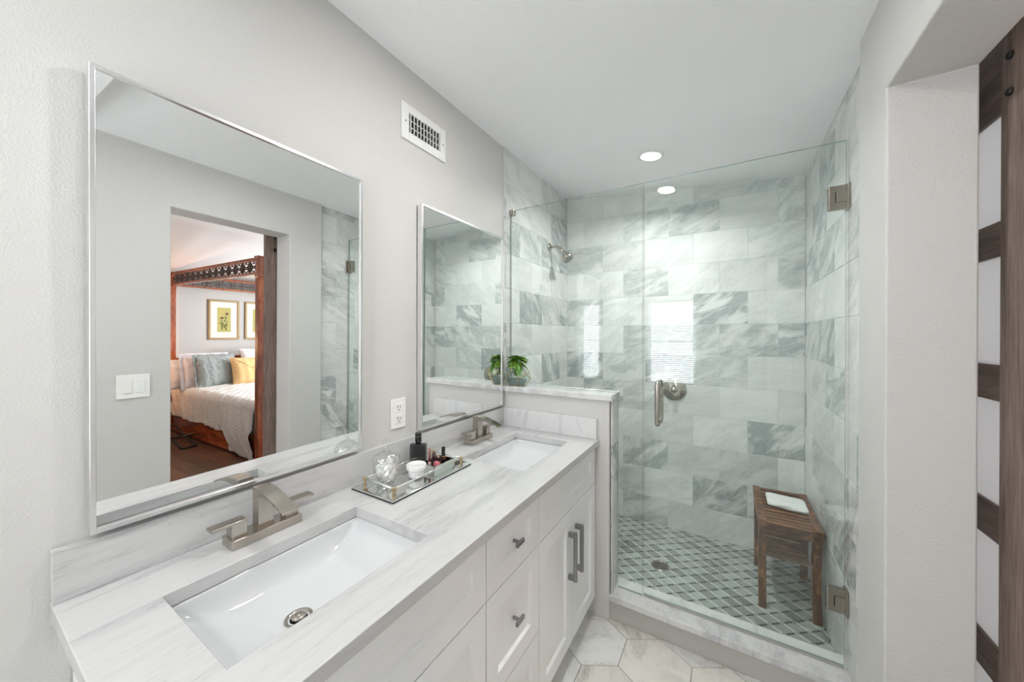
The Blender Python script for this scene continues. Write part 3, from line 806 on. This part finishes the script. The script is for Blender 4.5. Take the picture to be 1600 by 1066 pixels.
for y in (SY0 + .040, SY1 - .058):
    MB().box(SX0 + .035, SX1 - .035, y, y + .018, .428, .474).build('apron', M['teak_x'], st, bevel=.002)
mb = MB()
for k in range(9):
    s = k / 8 * 2 - 1; y = 2.38 + s * .165; z = .255 + .05 * s * s
    mb.obox((1.372, y, z), (SX1 - SX0 - .060, .030, .012), mat=Matrix.Rotation(math.atan(2 * .05 * s / .165), 4, 'X'))
mb.build('shelf', M['teak_x'], st, bevel=.0015)
tw = MB()
def towelf(cx, cy, lx, ly, z0, h, seed):
    random.seed(seed); rs = []
    n = 26
    for i in range(n + 1):
        s = i / n * 2 - 1; x = cx + s * lx
        e = (1 - abs(s) ** 14) ** .5 if abs(s) < 1 else 0
        e = max(e, .55); ring = []
        for j in range(28):
            a = 2 * PI * j / 28; c, q = math.cos(a), math.sin(a)
            yy = cy + ly * e ** .3 * math.copysign(abs(c) ** .55, c) + .002 * math.sin(5 * s + j) + (s * -.012)
            zz = z0 + h / 2 + (h / 2) * e * math.copysign(abs(q) ** .7, q) * (1 + .06 * math.sin(3 * s + 2)) + .0015 * math.sin(9 * s + j * 2)
            ring.append((x, yy, zz))
        rs.append(ring)
    return rs
tw.rings(towelf(1.385, 2.395, .084, .037, .487, .026, 1)); tw.rings(towelf(1.385, 2.464, .084, .035, .489, .026, 2))
t_ = tw.build('hand_towel', M['towel'], None, origin=(1.385, 2.43, .487)); tag(t_, 'small rolled white towel lying on the teak stool', 'towel')

# ------------------------------------------------------------------ plant on the half wall
PX, PY, PZ = .083, 1.804, 1.107
pl = thing('potted_plant', 'small green leafy plant in a brass-edged geometric glass terrarium on the half wall', 'plant', (PX, PY, PZ))
lv = [(.050, 0.0, 0), (.086, .044, 0), (.084, .078, 36), (.052, .118, 36)]
def ringp(r, z, off, n=5): return [Vector((PX + r * math.cos(R(off + 72 * k - 66)), PY + r * .42 / .42 * math.sin(R(off + 72 * k - 66)) * .56, PZ + z)) for k in range(n)]
r0, r1, r2, r3 = [ringp(*a) for a in lv]
edges = []
for k in range(5):      # lower half of a dodecahedron, open at the top
    j = (k + 1) % 5
    edges += [(r0[k], r0[j]), (r0[k], r1[k]), (r1[k], r2[k]), (r2[k], r1[j]), (r2[k], r3[k]), (r3[k], r3[j])]
mb = MB(); done = set()
for a, b in edges:
    key = tuple(sorted((tuple(round(c, 4) for c in a), tuple(round(c, 4) for c in b))))
    if key in done: continue
    done.add(key); mb.tube([a, b], .0016, 6)
mb.build('frame', M['gold'], pl)
mb = MB()
bmv = {}
def bv(p):
    k = tuple(round(c, 5) for c in p)
    if k not in bmv: bmv[k] = mb.bm.verts.new(p)
    return bmv[k]
mb._f([bv(p) for p in r0])
for k in range(5):
    j = (k + 1) % 5
    mb._f([bv(r0[k]), bv(r0[j]), bv(r1[j]), bv(r2[k]), bv(r1[k])])
    mb._f([bv(r2[k]), bv(r1[j]), bv(r2[j]), bv(r3[j]), bv(r3[k])])
mb.build('glass_panes', M['terr'], pl)
MB().lathe([(.044, .003), (.066, .034), (.066, .040), (.001, .044)], 5, (PX, PY, PZ), mat=Matrix.Diagonal((1, .52, 1, 1)), smooth=False).build('soil', simple('moss_grey_stones', (.25, .30, .29), .9, bump=(150, .9, .01)), pl)
def leafmesh(mb, base, ang, tilt, ln, wd, curl, mi):
    n = 7; L_, Rr, C_ = [], [], []
    ca, sa = math.cos(ang), math.sin(ang)
    for i in range(n + 1):
        s = i / n
        r = ln * (s * math.cos(tilt) + 0); z = ln * (math.sin(tilt) * s - curl * s * s)
        wv = wd * max(0, math.sin(PI * min(1, (s * .97 + .03) ** .62))) ** .8
        c = Vector((base[0] + r * ca, base[1] + r * sa, base[2] + z))
        sd = Vector((-sa, ca, 0)) * wv
        dz = Vector((0, 0, abs(wv) * .35))
        C_.append(mb.bm.verts.new(c)); L_.append(mb.bm.verts.new(c + sd + dz)); Rr.append(mb.bm.verts.new(c - sd + dz))
    for i in range(n):
        for a, b in ((L_, C_), (C_, Rr)):
            f = mb._f([a[i], a[i + 1], b[i + 1], b[i]], True)
            if f: f.material_index = mi
random.seed(11)
mb = MB(); st_ = MB()
for k in range(64):
    a = random.uniform(0, 2 * PI); rr = random.uniform(.0, .028); hz = random.uniform(.115, .165)
    base = (PX + rr * math.cos(a), PY + rr * .5 * math.sin(a), PZ + hz)
    ta = a + random.uniform(-.6, .6); ln = random.uniform(.034, .066) * (.75 if math.cos(ta) < -.3 else 1)
    if math.sin(ta) > .25: ln *= .62
    leafmesh(mb, base, ta, random.uniform(-.3, .6), ln, random.uniform(.016, .024), random.uniform(.1, .6), 1 if random.random() < .42 else 0)
    st_.tube([(PX + rr * .4 * math.cos(a), PY + rr * .2 * math.sin(a), PZ + .055), base], .0012, 5)
for k in range(26):   # foliage behind the upper panes
    a = random.uniform(0, 2 * PI); rr = random.uniform(0, .035)
    leafmesh(mb, (PX + rr * math.cos(a), PY + rr * .4 * math.sin(a), PZ + random.uniform(.05, .10)), a + random.uniform(-.8, .8), random.uniform(.2, .9), .026, .013, .4, 1 if random.random() < .3 else 0)
for k in range(7):   # leaves hanging down the front
    a = random.uniform(-2.2, -.9); base = (PX + .04 * math.cos(a) * 1.2, PY - .018, PZ + random.uniform(.09, .14))
    leafmesh(mb, base, a, -.5, random.uniform(.03, .05), .013, random.uniform(.6, 1.2), 1 if random.random() < .4 else 0)
for q_ in mb.bm.verts: q_.co.y = min(q_.co.y, 1.853)
mb.build('leaves', None, pl, mats=[M['leaf'], M['leaf2']], recalc=False)
st_.build('stems', M['leaf'], pl)

# ------------------------------------------------------------------ mirrored tray with toiletries
TX0, TX1, TY0, TY1 = .046, .248, .780, 1.165
TZ = CT + .0095
tr = thing('mirrored_tray', 'rectangular mirrored vanity tray with glass rod rails and brass corner posts', 'tray', (.147, .972, CT))
MB().box(TX0, TX1, TY0, TY1, CT + .0015, CT + .0045).build('backing', M['black'], tr)
MB().box(TX0, TX1, TY0, TY1, CT + .0045, TZ).build('mirror_base', simple('tray_mirror', (.80, .81, .79), .02, 1), tr, bevel=.0015)
posts = [(TX0 + .022, TY0 + .035), (TX1 - .030, TY0 + .030), (TX1 - .030, TY1 - .025), (TX0 + .022, TY1 - .025)]
for x, y in posts:
    mb = MB(); mb.lathe([(.006, 0), (.0045, .004), (.003, .009), (.0045, .014), (.003, .017)], 14, (x, y, TZ)); mb.sphere((x, y, TZ + .021), .0055, 8)
    for dx, dy in ((.006, 0), (-.006, 0), (0, .006), (0, -.006)): mb.sphere((x + dx * 1.2, y + dy * 1.2, TZ + .021), .0038, 6)
    mb.build('corner_post', M['agedgold'], tr)
for i in range(4):
    a, b = posts[i], posts[(i + 1) % 4]
    MB().tube([(a[0], a[1], TZ + .021), (b[0], b[1], TZ + .021)], .0032, 10).build('glass_rod', simple('rod_glass', (.80, .82, .80), .05, .75), tr)

JX, JY = .122, .858
M['cut'] = glass_mat('cut_crystal', (.88, .89, .88), f0=.22, rough=.05)
jr = thing('crystal_jar', 'clear cut-crystal jar with domed lid and round knob on the left of the tray', 'jar', (JX, JY, TZ))
def facet(prof, n, amp, twist=0):
    rs = []
    for q, (r, z) in enumerate(prof):
        rs.append([Vector((JX + (r + (amp * (1 if (i + q) % 2 else -1))) * math.cos(2 * PI * i / n), JY + (r + (amp * (1 if (i + q) % 2 else -1))) * math.sin(2 * PI * i / n), TZ + z)) for i in range(n)])
    return rs
mb = MB(); mb.rings(facet([(.026, .0), (.030, .006), (.024, .014), (.028, .022), (.036, .032), (.040, .044), (.041, .058), (.042, .070), (.041, .080)], 24, .0022), False, (True, False))
mb.build('jar_body', M['cut'], jr)
ld = MB().lathe([(.045, .080), (.046, .084), (.042, .094), (.032, .105), (.016, .114), (.007, .118), (.006, .126)], 32, (JX, JY, TZ), cap=(False, False)).build('lid', M['cut'], jr)
MB().sphere((JX, JY, TZ + .140), .0145, 12).build('knob', M['clear'], ld)
random.seed(3)
cot = MB()
for k in range(26):
    a, rr = random.uniform(0, 2 * PI), random.uniform(0, .027)
    cot.sphere((JX + rr * math.cos(a), JY + rr * math.sin(a), TZ + .026 + k * .0018), random.uniform(.009, .013), 6)
c_ = cot.build('cotton_balls', simple('cotton', (.88, .88, .87), 1.0, bump=(300, .6, .003)), None, origin=(JX, JY, TZ + .02)); tag(c_, 'white cotton balls heaped inside the crystal jar', 'cotton', kind='stuff')

BX, BY = .068, 1.058; ba = R(29)
pb_ = thing('perfume_bottle', 'flat black rectangular perfume bottle with round cap on the tray', 'bottle', (BX, BY, TZ))
rot = Matrix.Translation((BX, BY, TZ)) @ Matrix.Rotation(ba, 4, 'Z')
MB().box(-.031, .031, -.013, .013, 0, .074, rot).build('bottle_body', M['black'], pb_, bevel=.002)
mb = MB(); mb.lathe([(.010, .074), (.010, .082), (.0125, .083), (.0125, .116), (.0115, .118)], 24, (BX, BY, TZ)); cp = mb.build('cap', M['black'], pb_)
MB().lathe([(.0128, .104), (.0128, .106)], 24, (BX, BY, TZ), cap=(False, False)).build('cap_ring', M['steel'], cp)
tx = bpy.data.curves.new('letters', 'FONT'); tx.body = 'GUCCI'; tx.size = .0125; tx.extrude = .0003; tx.align_x = 'CENTER'; tx.align_y = 'CENTER'
to = bpy.data.objects.new('embossed_letters', tx); col.objects.link(to); to.data.materials.append(simple('letter_grey', (.06, .06, .06), .3, .6))
dgm = bpy.context.evaluated_depsgraph_get(); dgm.update(); me = bpy.data.meshes.new_from_object(to.evaluated_get(dgm)); bpy.data.objects.remove(to)
to = bpy.data.objects.new('embossed_letters', me); col.objects.link(to); to.parent = pb_
to.matrix_local = Matrix.Rotation(ba, 4, 'Z') @ Matrix.Translation((.002, -.0134, .022)) @ Matrix.Rotation(R(90), 4, 'X')

CX, CY = .172, .948
cj = thing('candle_jar', 'small white ribbed lidded jar with a clear base at the front of the tray', 'jar', (CX, CY, TZ))
MB().lathe([(.025, .0), (.027, .003), (.0265, .012), (.024, .014)], 36, (CX, CY, TZ)).build('jar_base', M['clear'], cj)
MB().lathe([(.0245, .005), (.0265, .010), (.027, .026), (.026, .028)], 36, (CX, CY, TZ)).build('jar_body', simple('white_glaze', (.74, .74, .76), .25), cj)
rs = []
for r, z in ((.028, .028), (.0325, .031), (.0335, .036), (.0335, .047), (.0325, .049), (.0300, .0495), (.0285, .047), (.001, .0465)):
    rs.append([(CX + (r + (.0013 if i % 4 < 2 and .031 < z < .048 and r > .032 else 0)) * math.cos(2 * PI * i / 64), CY + (r + (.0013 if i % 4 < 2 and .031 < z < .048 and r > .032 else 0)) * math.sin(2 * PI * i / 64), TZ + z) for i in range(64)])
MB().rings(rs).build('lid', simple('lid_white', (.78, .78, .78), .3), cj)

bx = thing('mirrored_box', 'small open mirrored box holding makeup at the far end of the tray', 'box', (.165, 1.065, TZ))
X0, X1, Y0, Y1, H = .128, .204, 1.008, 1.118, .024
M['boxmir'] = simple('box_mirror', (.84, .87, .83), .12, 1)
mb = MB(); t = .0025
mb.box(X0, X1, Y0, Y0 + t, 0 + TZ, TZ + H); mb.box(X0, X1, Y1 - t, Y1, TZ, TZ + H); mb.box(X0, X0 + t, Y0 + t, Y1 - t, TZ, TZ + H); mb.box(X1 - t, X1, Y0 + t, Y1 - t, TZ, TZ + H)
mb.build('walls', M['boxmir'], bx)
MB().box(X0 + t, X1 - t, Y0 + t, Y1 - t, TZ + .001, TZ + .003).build('bottom', M['black'], bx)
B0 = TZ + .0035
g = 'makeup in the mirrored box'
def makeup(name, label, cat, parts, loc):
    t = thing(name, label, cat, loc, g)
    for pn, mbx, mt in parts: mbx.build(pn, mt, t)
    return t
def cyl(x, y, r0, z0, z1, r1=None, n=18): return MB().lathe([(r0, z0), (r1 or r0, z1)], n, (x, y, B0))
makeup('lip_gloss', 'tall thin lip gloss wand with a pinkish brown cap', 'lip gloss', [('tube', cyl(.152, 1.034, .0058, 0, .024), simple('gloss_tube', (.55, .42, .38), .15)), ('cap', cyl(.152, 1.034, .0062, .024, .073, .0042), simple('gloss_cap', (.25, .10, .09), .3))], (.152, 1.034, B0))
makeup('lipstick', 'dark brown lipstick tube standing beside the tall gloss', 'lipstick', [('base', cyl(.150, 1.060, .0075, 0, .022), M['black']), ('cap', cyl(.150, 1.060, .0080, .022, .048, .0078), simple('lip_cap', (.07, .035, .035), .3))], (.150, 1.060, B0))
makeup('blush_compact', 'small round pink blush at the front of the mirrored box', 'makeup', [('pan', MB().sphere((.183, 1.040, B0 + .0155), .0135, 10), simple('blush_pink', (.50, .12, .15), .5))], (.183, 1.040, B0))
makeup('gold_lipstick', 'short rose gold lipstick tube in the middle of the mirrored box', 'lipstick', [('base', cyl(.150, 1.083, .0065, 0, .014), M['black']), ('cap', cyl(.150, 1.083, .0068, .014, .032), simple('rose_gold', (.50, .34, .27), .25, .9))], (.150, 1.083, B0))
makeup('nail_polish', 'black capped bottle with gold collar at the back of the mirrored box', 'bottle', [('bottle', cyl(.160, 1.102, .0085, 0, .022), simple('dark_red_polish', (.03, .005, .005), .1)), ('collar', cyl(.160, 1.102, .0088, .022, .027), M['gold']), ('cap', MB().box(.155, .165, 1.097, 1.107, B0 + .027, B0 + .062), M['black'])], (.160, 1.102, B0))

# ------------------------------------------------------------------ sliding barn door in the doorway's bedroom side
bd = thing('barn_door', 'walnut brown sliding barn door with ladder rails and pale panels, black bolts', 'door', (1.715, 1.75, 0))
bx0, bx1 = 1.698, 1.732
MB().box(bx0, bx1, 1.345, 1.440, .03, 2.24).build('stile', M['walnut_v'], bd, bevel=.002)
MB().box(bx0, bx1, 2.05, 2.142, .03, 2.24).build('stile', M['walnut_v'], bd, bevel=.002)
for z0, z1 in ((1.965, 2.24), (1.602, 1.692), (1.226, 1.320), (.857, .953), (.487, .584), (.03, .16)):
    MB().box(bx0 + .016, bx1 - .004, 1.440, 2.05, z0, z1).build('rail', M['walnut_h'], bd, bevel=.002)
pp, nt_, b_ = new_mat('frosted_panel')
b_.inputs['Base Color'].default_value = (.72, .73, .73, 1); b_.inputs['Roughness'].default_value = .6
tl = N(nt_, 'ShaderNodeBsdfTranslucent'); tl.inputs[0].default_value = (.85, .87, .88, 1)
mx_ = N(nt_, 'ShaderNodeMixShader'); mx_.inputs[0].default_value = .6
L(nt_, b_.outputs[0], mx_.inputs[1]); L(nt_, tl.outputs[0], mx_.inputs[2]); L(nt_, mx_.outputs[0], nt_.nodes['Material Output'].inputs['Surface'])
MB().box(bx0 + .024, bx0 + .028, 1.418, 2.05, .03, 2.2).build('panel', pp, bd)
for z in (2.072, 1.984):
    MB().lathe([(.010, 0), (.010, -.005), (.006, -.008), (.001, -.009)], 16, (bx0, 1.402, z), 'X').build('bolt', M['blackmetal'], bd)

# ------------------------------------------------------------------ bedroom: four poster bed
BX0, BX1, BY0, BY1 = 3.13, 5.44, 1.985, 3.75
ZC0, ZC1 = 1.995, 2.160
bed = thing('four_poster_bed', 'cherry wood four poster bed with fretwork canopy rails, seen in the near mirror', 'bed', ((BX0 + BX1) / 2, (BY0 + BY1) / 2, 0))
def post(x, y):
    mb = MB(); h = .033
    prof = [(0, h), (1.96, h), (1.965, h + .004), (1.985, h + .004), (1.99, h), (2.165, h), (2.17, h + .008), (2.185, h + .008)]
    mb.rings([[(x - a, y - a, z), (x + a, y - a, z), (x + a, y + a, z), (x - a, y + a, z)] for z, a in prof], False)
    return mb.build('post', M['cherry'], bed, bevel=.006)
for x in (BX0, BX1):
    for y in (BY0, BY1): post(x, y)
def fret(a, b, along, fixed):
    """open fretwork frieze between two canopy rails"""
    mb = MB(); z0, z1 = ZC0 + .026, ZC1 - .024; n = round((b - a) / .16); w_ = (b - a) / n; t = .008
    def bar(u0, u1, za, zb):
        if along == 'x': mb.box(u0, u1, fixed - .006, fixed + .006, za, zb)
        else: mb.box(fixed - .006, fixed + .006, u0, u1, za, zb)
    hz = (z1 - z0); zm = (z0 + z1) / 2
    for k in range(n):
        u = a + k * w_
        bar(u, u + t, z0, z1); bar(u + w_ * .16, u + w_ * .16 + t, z0, z1)
        bar(u, u + w_ * .18, zm - t / 2, zm + t / 2)
        u0, u1 = u + w_ * .28, u + w_ * .90
        bar(u0, u1, z0 + hz * .12, z0 + hz * .12 + t); bar(u0, u1, z1 - hz * .12 - t, z1 - hz * .12)
        bar(u0, u0 + t, z0 + hz * .12, z1 - hz * .12); bar(u1 - t, u1, z0 + hz * .12, z1 - hz * .12)
        v0, v1 = u0 + w_ * .16, u1 - w_ * .16
        bar(v0, v1, z0 + hz * .34, z0 + hz * .34 + t); bar(v0, v1, z1 - hz * .34 - t, z1 - hz * .34)
        bar(v0, v0 + t, z0 + hz * .34, z1 - hz * .34); bar(v1 - t, v1, z0 + hz * .34, z1 - hz * .34)
        bar(u + w_ * .17, u0, z0 + hz * .5 - t / 2, z0 + hz * .5 + t / 2); bar(u1, u + w_, zm - t / 2, zm + t / 2)
        um = (u0 + u1) / 2; bar(um - t / 2, um + t / 2, z0, z0 + hz * .13); bar(um - t / 2, um + t / 2, z1 - hz * .13, z1)
    return mb.build('fretwork', M['fret'], bed)
def crails(along, a, b, f):
    for z0, z1, h in ((ZC0, ZC0 + .026, .020), (ZC1 - .024, ZC1, .020), (ZC1, ZC1 + .012, .030)):
        mb = MB()
        if along == 'x': mb.box(a, b, f - h, f + h, z0, z1)
        else: mb.box(f - h, f + h, a, b, z0, z1)
        mb.build('canopy_rail', M['cherry_h'], bed, bevel=.003)
    fret(a + .004, b - .004, along, f)
crails('x', BX0 + .033, BX1 - .033, BY0); crails('x', BX0 + .033, BX1 - .033, BY1)
crails('y', BY0 + .033, BY1 - .033, BX0); crails('y', BY0 + .033, BY1 - .033, BX1)
MB().box(BX0 + .03, BX1 - .03, BY0 - .012, BY0 + .022, .02, .27).build('side_rail', M['cherry_h'], bed, bevel=.004)
MB().box(BX0 + .03, BX1 - .03, BY0 - .030, BY0 - .010, .02, .05).build('plinth_moulding', M['cherry_h'], bed, bevel=.004)
MB().box(BX1 - .02, BX1 + .02, BY0 + .03, BY1 - .03, .1, 1.0).build('headboard', M['cherry'], bed, bevel=.01)
MB().box(BX0 + .04, BX1 - .03, BY0 + .025, BY1 - .03, .20, .56).build('mattress', M['pillow'], bed, bevel=.04, seg=4)

# duvet: a draped, crinkled sheet with thickness
def duvet():
    mb = MB(); nu, nv = 150, 130
    def f(u, v):
        x = BX0 + .045 + u * 2.15
        W = 1.50
        hemz = .235 + .012 * math.sin(x * 9) - .205 * max(0, min(1, (3.80 - x) / .16)) ** .8
        zt = .625; rr = .09
        drop = zt - rr - hemz
        tot = W + rr * 1.57 + drop; s = v * tot
        bulge = .050 * max(0, min(1, (3.90 - x) / .3))
        if s < W: y, z = BY0 - .035 + rr + W - s, zt + .018 * math.sin(PI * s / W)
        elif s < W + rr * 1.57:
            a = (s - W) / rr; y, z = BY0 - .035 + rr - rr * math.sin(a), zt - rr + rr * math.cos(a)
        else:
            q = s - W - rr * 1.57; y, z = BY0 - .035 - bulge * math.sin(min(1, q / drop) * PI) , zt - rr - q
        e = max(0, 1 - u * 14)       # rounded foot end
        z -= .10 * e * e * (1 if s < W else .3)
        wr = (.0050 * math.sin(30 * (x + .55 * s) + 2 * math.sin(5 * s + 3 * x)) + .0030 * math.sin(63 * (x * .8 + .7 * s) + 3 * math.sin(9 * s)) + .0018 * math.sin(110 * x + 60 * s + 3 * math.sin(7 * x)))
        amp = .5 + .9 * min(1, v * 1.3)
        if s < W: z += wr * amp * .8
        else: y -= wr * amp * 1.3; z += wr * .3
        if s > W + rr * 1.57: y += .006 * math.sin(x * 60) * (s - W - rr * 1.57) / drop
        return (x, y, z)
    mb.grid(f, nu, nv)
    return mb
dv = duvet().build('duvet', M['duvet'], None, origin=(4.0, 2.7, .55), solid=.018); tag(dv, 'crinkled grey green duvet draped over the side of the four poster bed', 'duvet')
def pillow(name, c, size, rz, tilt, mat, label, cat, seed=0, flange=0, group=None):
    """stuffed rectangular cushion standing on edge; size = (width, height, thickness)"""
    W_, H_, T_ = size; random.seed(seed); ph = random.uniform(0, 6)
    t = thing(name, label, cat, (0, 0, 0), group)
    def surf(sg):
        def f(u, v):
            a, b = u * 2 - 1, v * 2 - 1
            k = (1 - abs(a) ** 2.6) * (1 - abs(b) ** 2.6); k = max(0, k) ** .55
            px = a * W_ / 2 * (1 - .05 * (1 - b * b)) ; pz = b * H_ / 2 * (1 - .05 * (1 - a * a))
            wr = .006 * math.sin(9 * a + 7 * b + ph) * math.sin(5 * a - 8 * b + ph)
            return Vector((px, sg * (T_ / 2 * k + .003) + wr * (k > .05), pz))
        return f
    mb = MB(); mb.grid(surf(-1), 26, 22); mb.grid(surf(1), 26, 22)
    bmesh.ops.remove_doubles(mb.bm, verts=mb.bm.verts, dist=.004)
    b = mb.build('cushion_body', mat, t, world=False)
    if flange:
        mb = MB()
        def fl(u, v):
            ang = u * 4; side = int(ang) % 4; q = ang - int(ang) if u < 1 else 0
            r_ = v * flange
            hw, hh = W_ / 2 * .97, H_ / 2 * .97
            P = [(-hw, -hh), (hw, -hh), (hw, hh), (-hw, hh)]
            p, n_ = P[side], P[(side + 1) % 4]
            x, z = p[0] + (n_[0] - p[0]) * q, p[1] + (n_[1] - p[1]) * q
            k = 1 + r_ / hw
            return Vector((x * k, .007 * math.sin(u * 90) * v, z * (1 + r_ / hh)))
        mb.grid(fl, 96, 2); mb.build('flange', mat, t, world=False, solid=.004)
    t.location = c; t.rotation_euler = (tilt, 0, rz)
    return t
RZ = R(-90)  # cushions face the foot of the bed (-x)
pillow('bed_pillow', (5.10, 2.11, .80), (.52, .40, .18), RZ, R(-14), M['pillow'], 'plump white pillow at the outer side of the bed, left of the grey sham', 'pillow', 1)
pillow('pillow_sham', (4.98, 2.19, .83), (.46, .44, .14), RZ + R(6), R(-16), simple('white_ruffle', (.72, .68, .69), .9), 'white ruffled pillow sham half hidden behind the grey cushion', 'pillow', 2, .04)
pillow('bed_pillow', (4.88, 2.27, .83), (.44, .44, .14), RZ, R(-16), M['sham'], 'grey green quilted square cushion between white pillow and yellow cushion', 'cushion', 3, .025)
yc = pillow('bed_pillow', (4.74, 2.62, .815), (.46, .40, .15), RZ, R(-15), M['yellow'], 'mustard yellow cushion with envelope flap in front on the bed', 'cushion', 4)
mb = MB()
for a, b in (((-.20, .185), (0, .02)), ((0, .02), (.20, .185))):
    P = []
    for k in range(9):
        s = k / 8; x, z = a[0] + (b[0] - a[0]) * s, a[1] + (b[1] - a[1]) * s
        q = max(0, (1 - abs(x / .23) ** 2.6) * (1 - abs(z / .20) ** 2.6)) ** .55
        P.append((x, -(.075 * q + .004), z))
    mb.tube(P, .0035, 6)
mb.build('flap_piping', simple('piping_ochre', (.48, .30, .12), .8), yc, world=False)
pillow('bed_pillow', (5.15, 2.98, .90), (.60, .44, .16), RZ, R(-14), simple('pale_case', (.66, .66, .67), .9), 'pale pillow at the back of the bed behind the yellow cushion', 'pillow', 5)
pillow('bed_pillow', (4.95, 3.22, .86), (.46, .42, .14), RZ, R(-14), M['sham'], 'grey cushion at the back right, partly behind the bed post', 'cushion', 6)

# framed botanical prints
def print_frame(y0, y1, z0, z1, label, seed):
    x = 5.528; cy, cz = (y0 + y1) / 2, (z0 + z1) / 2
    t = thing('framed_print', label, 'picture', (x, cy, cz), 'gold framed botanical prints')
    fw = .028; mb = MB()
    for b in ((y0, y1, z0, z0 + fw), (y0, y1, z1 - fw, z1), (y0, y0 + fw, z0 + fw, z1 - fw), (y1 - fw, y1, z0 + fw, z1 - fw)): mb.box(x - .022, x, *b)
    mb.build('frame', M['agedgold2'], t, bevel=.004)
    MB().box(x - .010, x - .004, y0 + fw, y1 - fw, z0 + fw, z1 - fw).build('mat_board', simple('mat_board', (.72, .68, .62), .8), t)
    h = (y1 - y0) * .22; v_ = (z1 - z0) * .31
    a = MB().box(x - .0115, x - .0095, cy - h, cy + h, cz - v_, cz + v_).build('artwork', simple('art_paper', (.42, .38, .13), .8), t)
    random.seed(seed); mb = MB(); dk = MB()
    for k in range(7):
        yy, zz = cy + random.uniform(-.5, .5) * h, cz - v_ * .85; pts = []
        ey, ez = cy + random.uniform(-.8, .8) * h, cz + random.uniform(-.3, .7) * v_
        for s in range(6): q = s / 5; pts.append((x - .0118, yy + (ey - yy) * q ** 1.5, zz + (ez - zz) * q))
        mb.tube(pts, .0022, 5)
        for s in (2, 3, 4): mb.sphere((x - .0118, pts[s][1] + random.uniform(-.02, .02), pts[s][2]), .011, 6, (.12, 1, .5))
    for k in range(2):
        yy, zz = cy + (-.3 + .7 * k) * h, cz + (.15 + .35 * k) * v_
        dk = MB()
        for s in range(6): a_ = s; dk.sphere((x - .0122, yy + .013 * math.cos(a_), zz + .010 * math.sin(a_)), .011, 6, (.12, 1, .8))
        if k == 0: dk0 = dk
    mb.build('painted_leaves', simple('art_green', (.08, .10, .02), .8), a)
    for dk in (dk0, dk): dk.build('painted_flower', simple('art_flower', (.16 if seed == 1 else .42, .06 if seed == 1 else .36, .05 if seed == 1 else .16), .8), a)
    return t
M['agedgold2'] = simple('gilt_frame', (.27, .19, .085), .5, .4)
print_frame(2.415, 2.815, 1.245, 1.850, 'left gold framed botanical print of dark flowers above the bed', 1)
print_frame(2.895, 3.295, 1.245, 1.850, 'gold framed botanical print of pale flowers, partly behind the bed post', 2)

# bedside lamp on the floor side of the head post, mostly hidden by the door edge
lp = thing('table_lamp', 'bedside lamp with glowing shade beyond the head of the bed', 'lamp', (5.2, 1.35, .62))
MB().lathe([(.07, 0), (.07, .015), (.02, .03), (.045, .10), (.05, .16), (.02, .24), (.012, .30)], 28, (5.2, 1.35, .62)).build('base', M['cherry'], lp)
MB().lathe([(.17, .28), (.12, .52)], 32, (5.2, 1.35, .62), cap=(False, False)).build('lamp_shade', simple('shade_glow', (.85, .6, .4), .8, emit=((1, .55, .28), 5)), lp, solid=.003)
pt = bpy.data.lights.new('bedside_bulb', 'POINT'); pt.energy = 13; pt.color = (1, .56, .32); pt.shadow_soft_size = .05
po = bpy.data.objects.new('bedside_bulb', pt); po.location = (5.2, 1.35, 1.2); col.objects.link(po)
ns = thing('nightstand', 'dark wooden nightstand carrying the bedside lamp', 'nightstand', (5.2, 1.35, 0))
MB().box(4.98, 5.42, 1.15, 1.60, .05, .60).build('case', M['cherry'], ns, bevel=.004)
MB().box(4.96, 5.44, 1.13, 1.62, .60, .62).build('top', M['cherry'], ns, bevel=.004)
fr = thing('metal_rack', 'black metal folding rack standing on the floor beside the bed', 'rack', (4.55, 1.78, 0))
mb = MB()
for y in (1.72, 1.86):
    mb.tube([(4.30, y, .01), (4.95, y, .16)], .012, 8); mb.tube([(4.30, y, .15), (4.95, y, .01)], .012, 8)
for x, z in ((4.30, .01), (4.95, .16), (4.30, .15), (4.95, .012), (4.62, .083)): mb.tube([(x, 1.72, z), (x, 1.86, z)], .010, 8)
mb.build('frame', M['blackmetal'], fr)

# lay out every mesh pivot cleanly
bpy.context.view_layer.update()
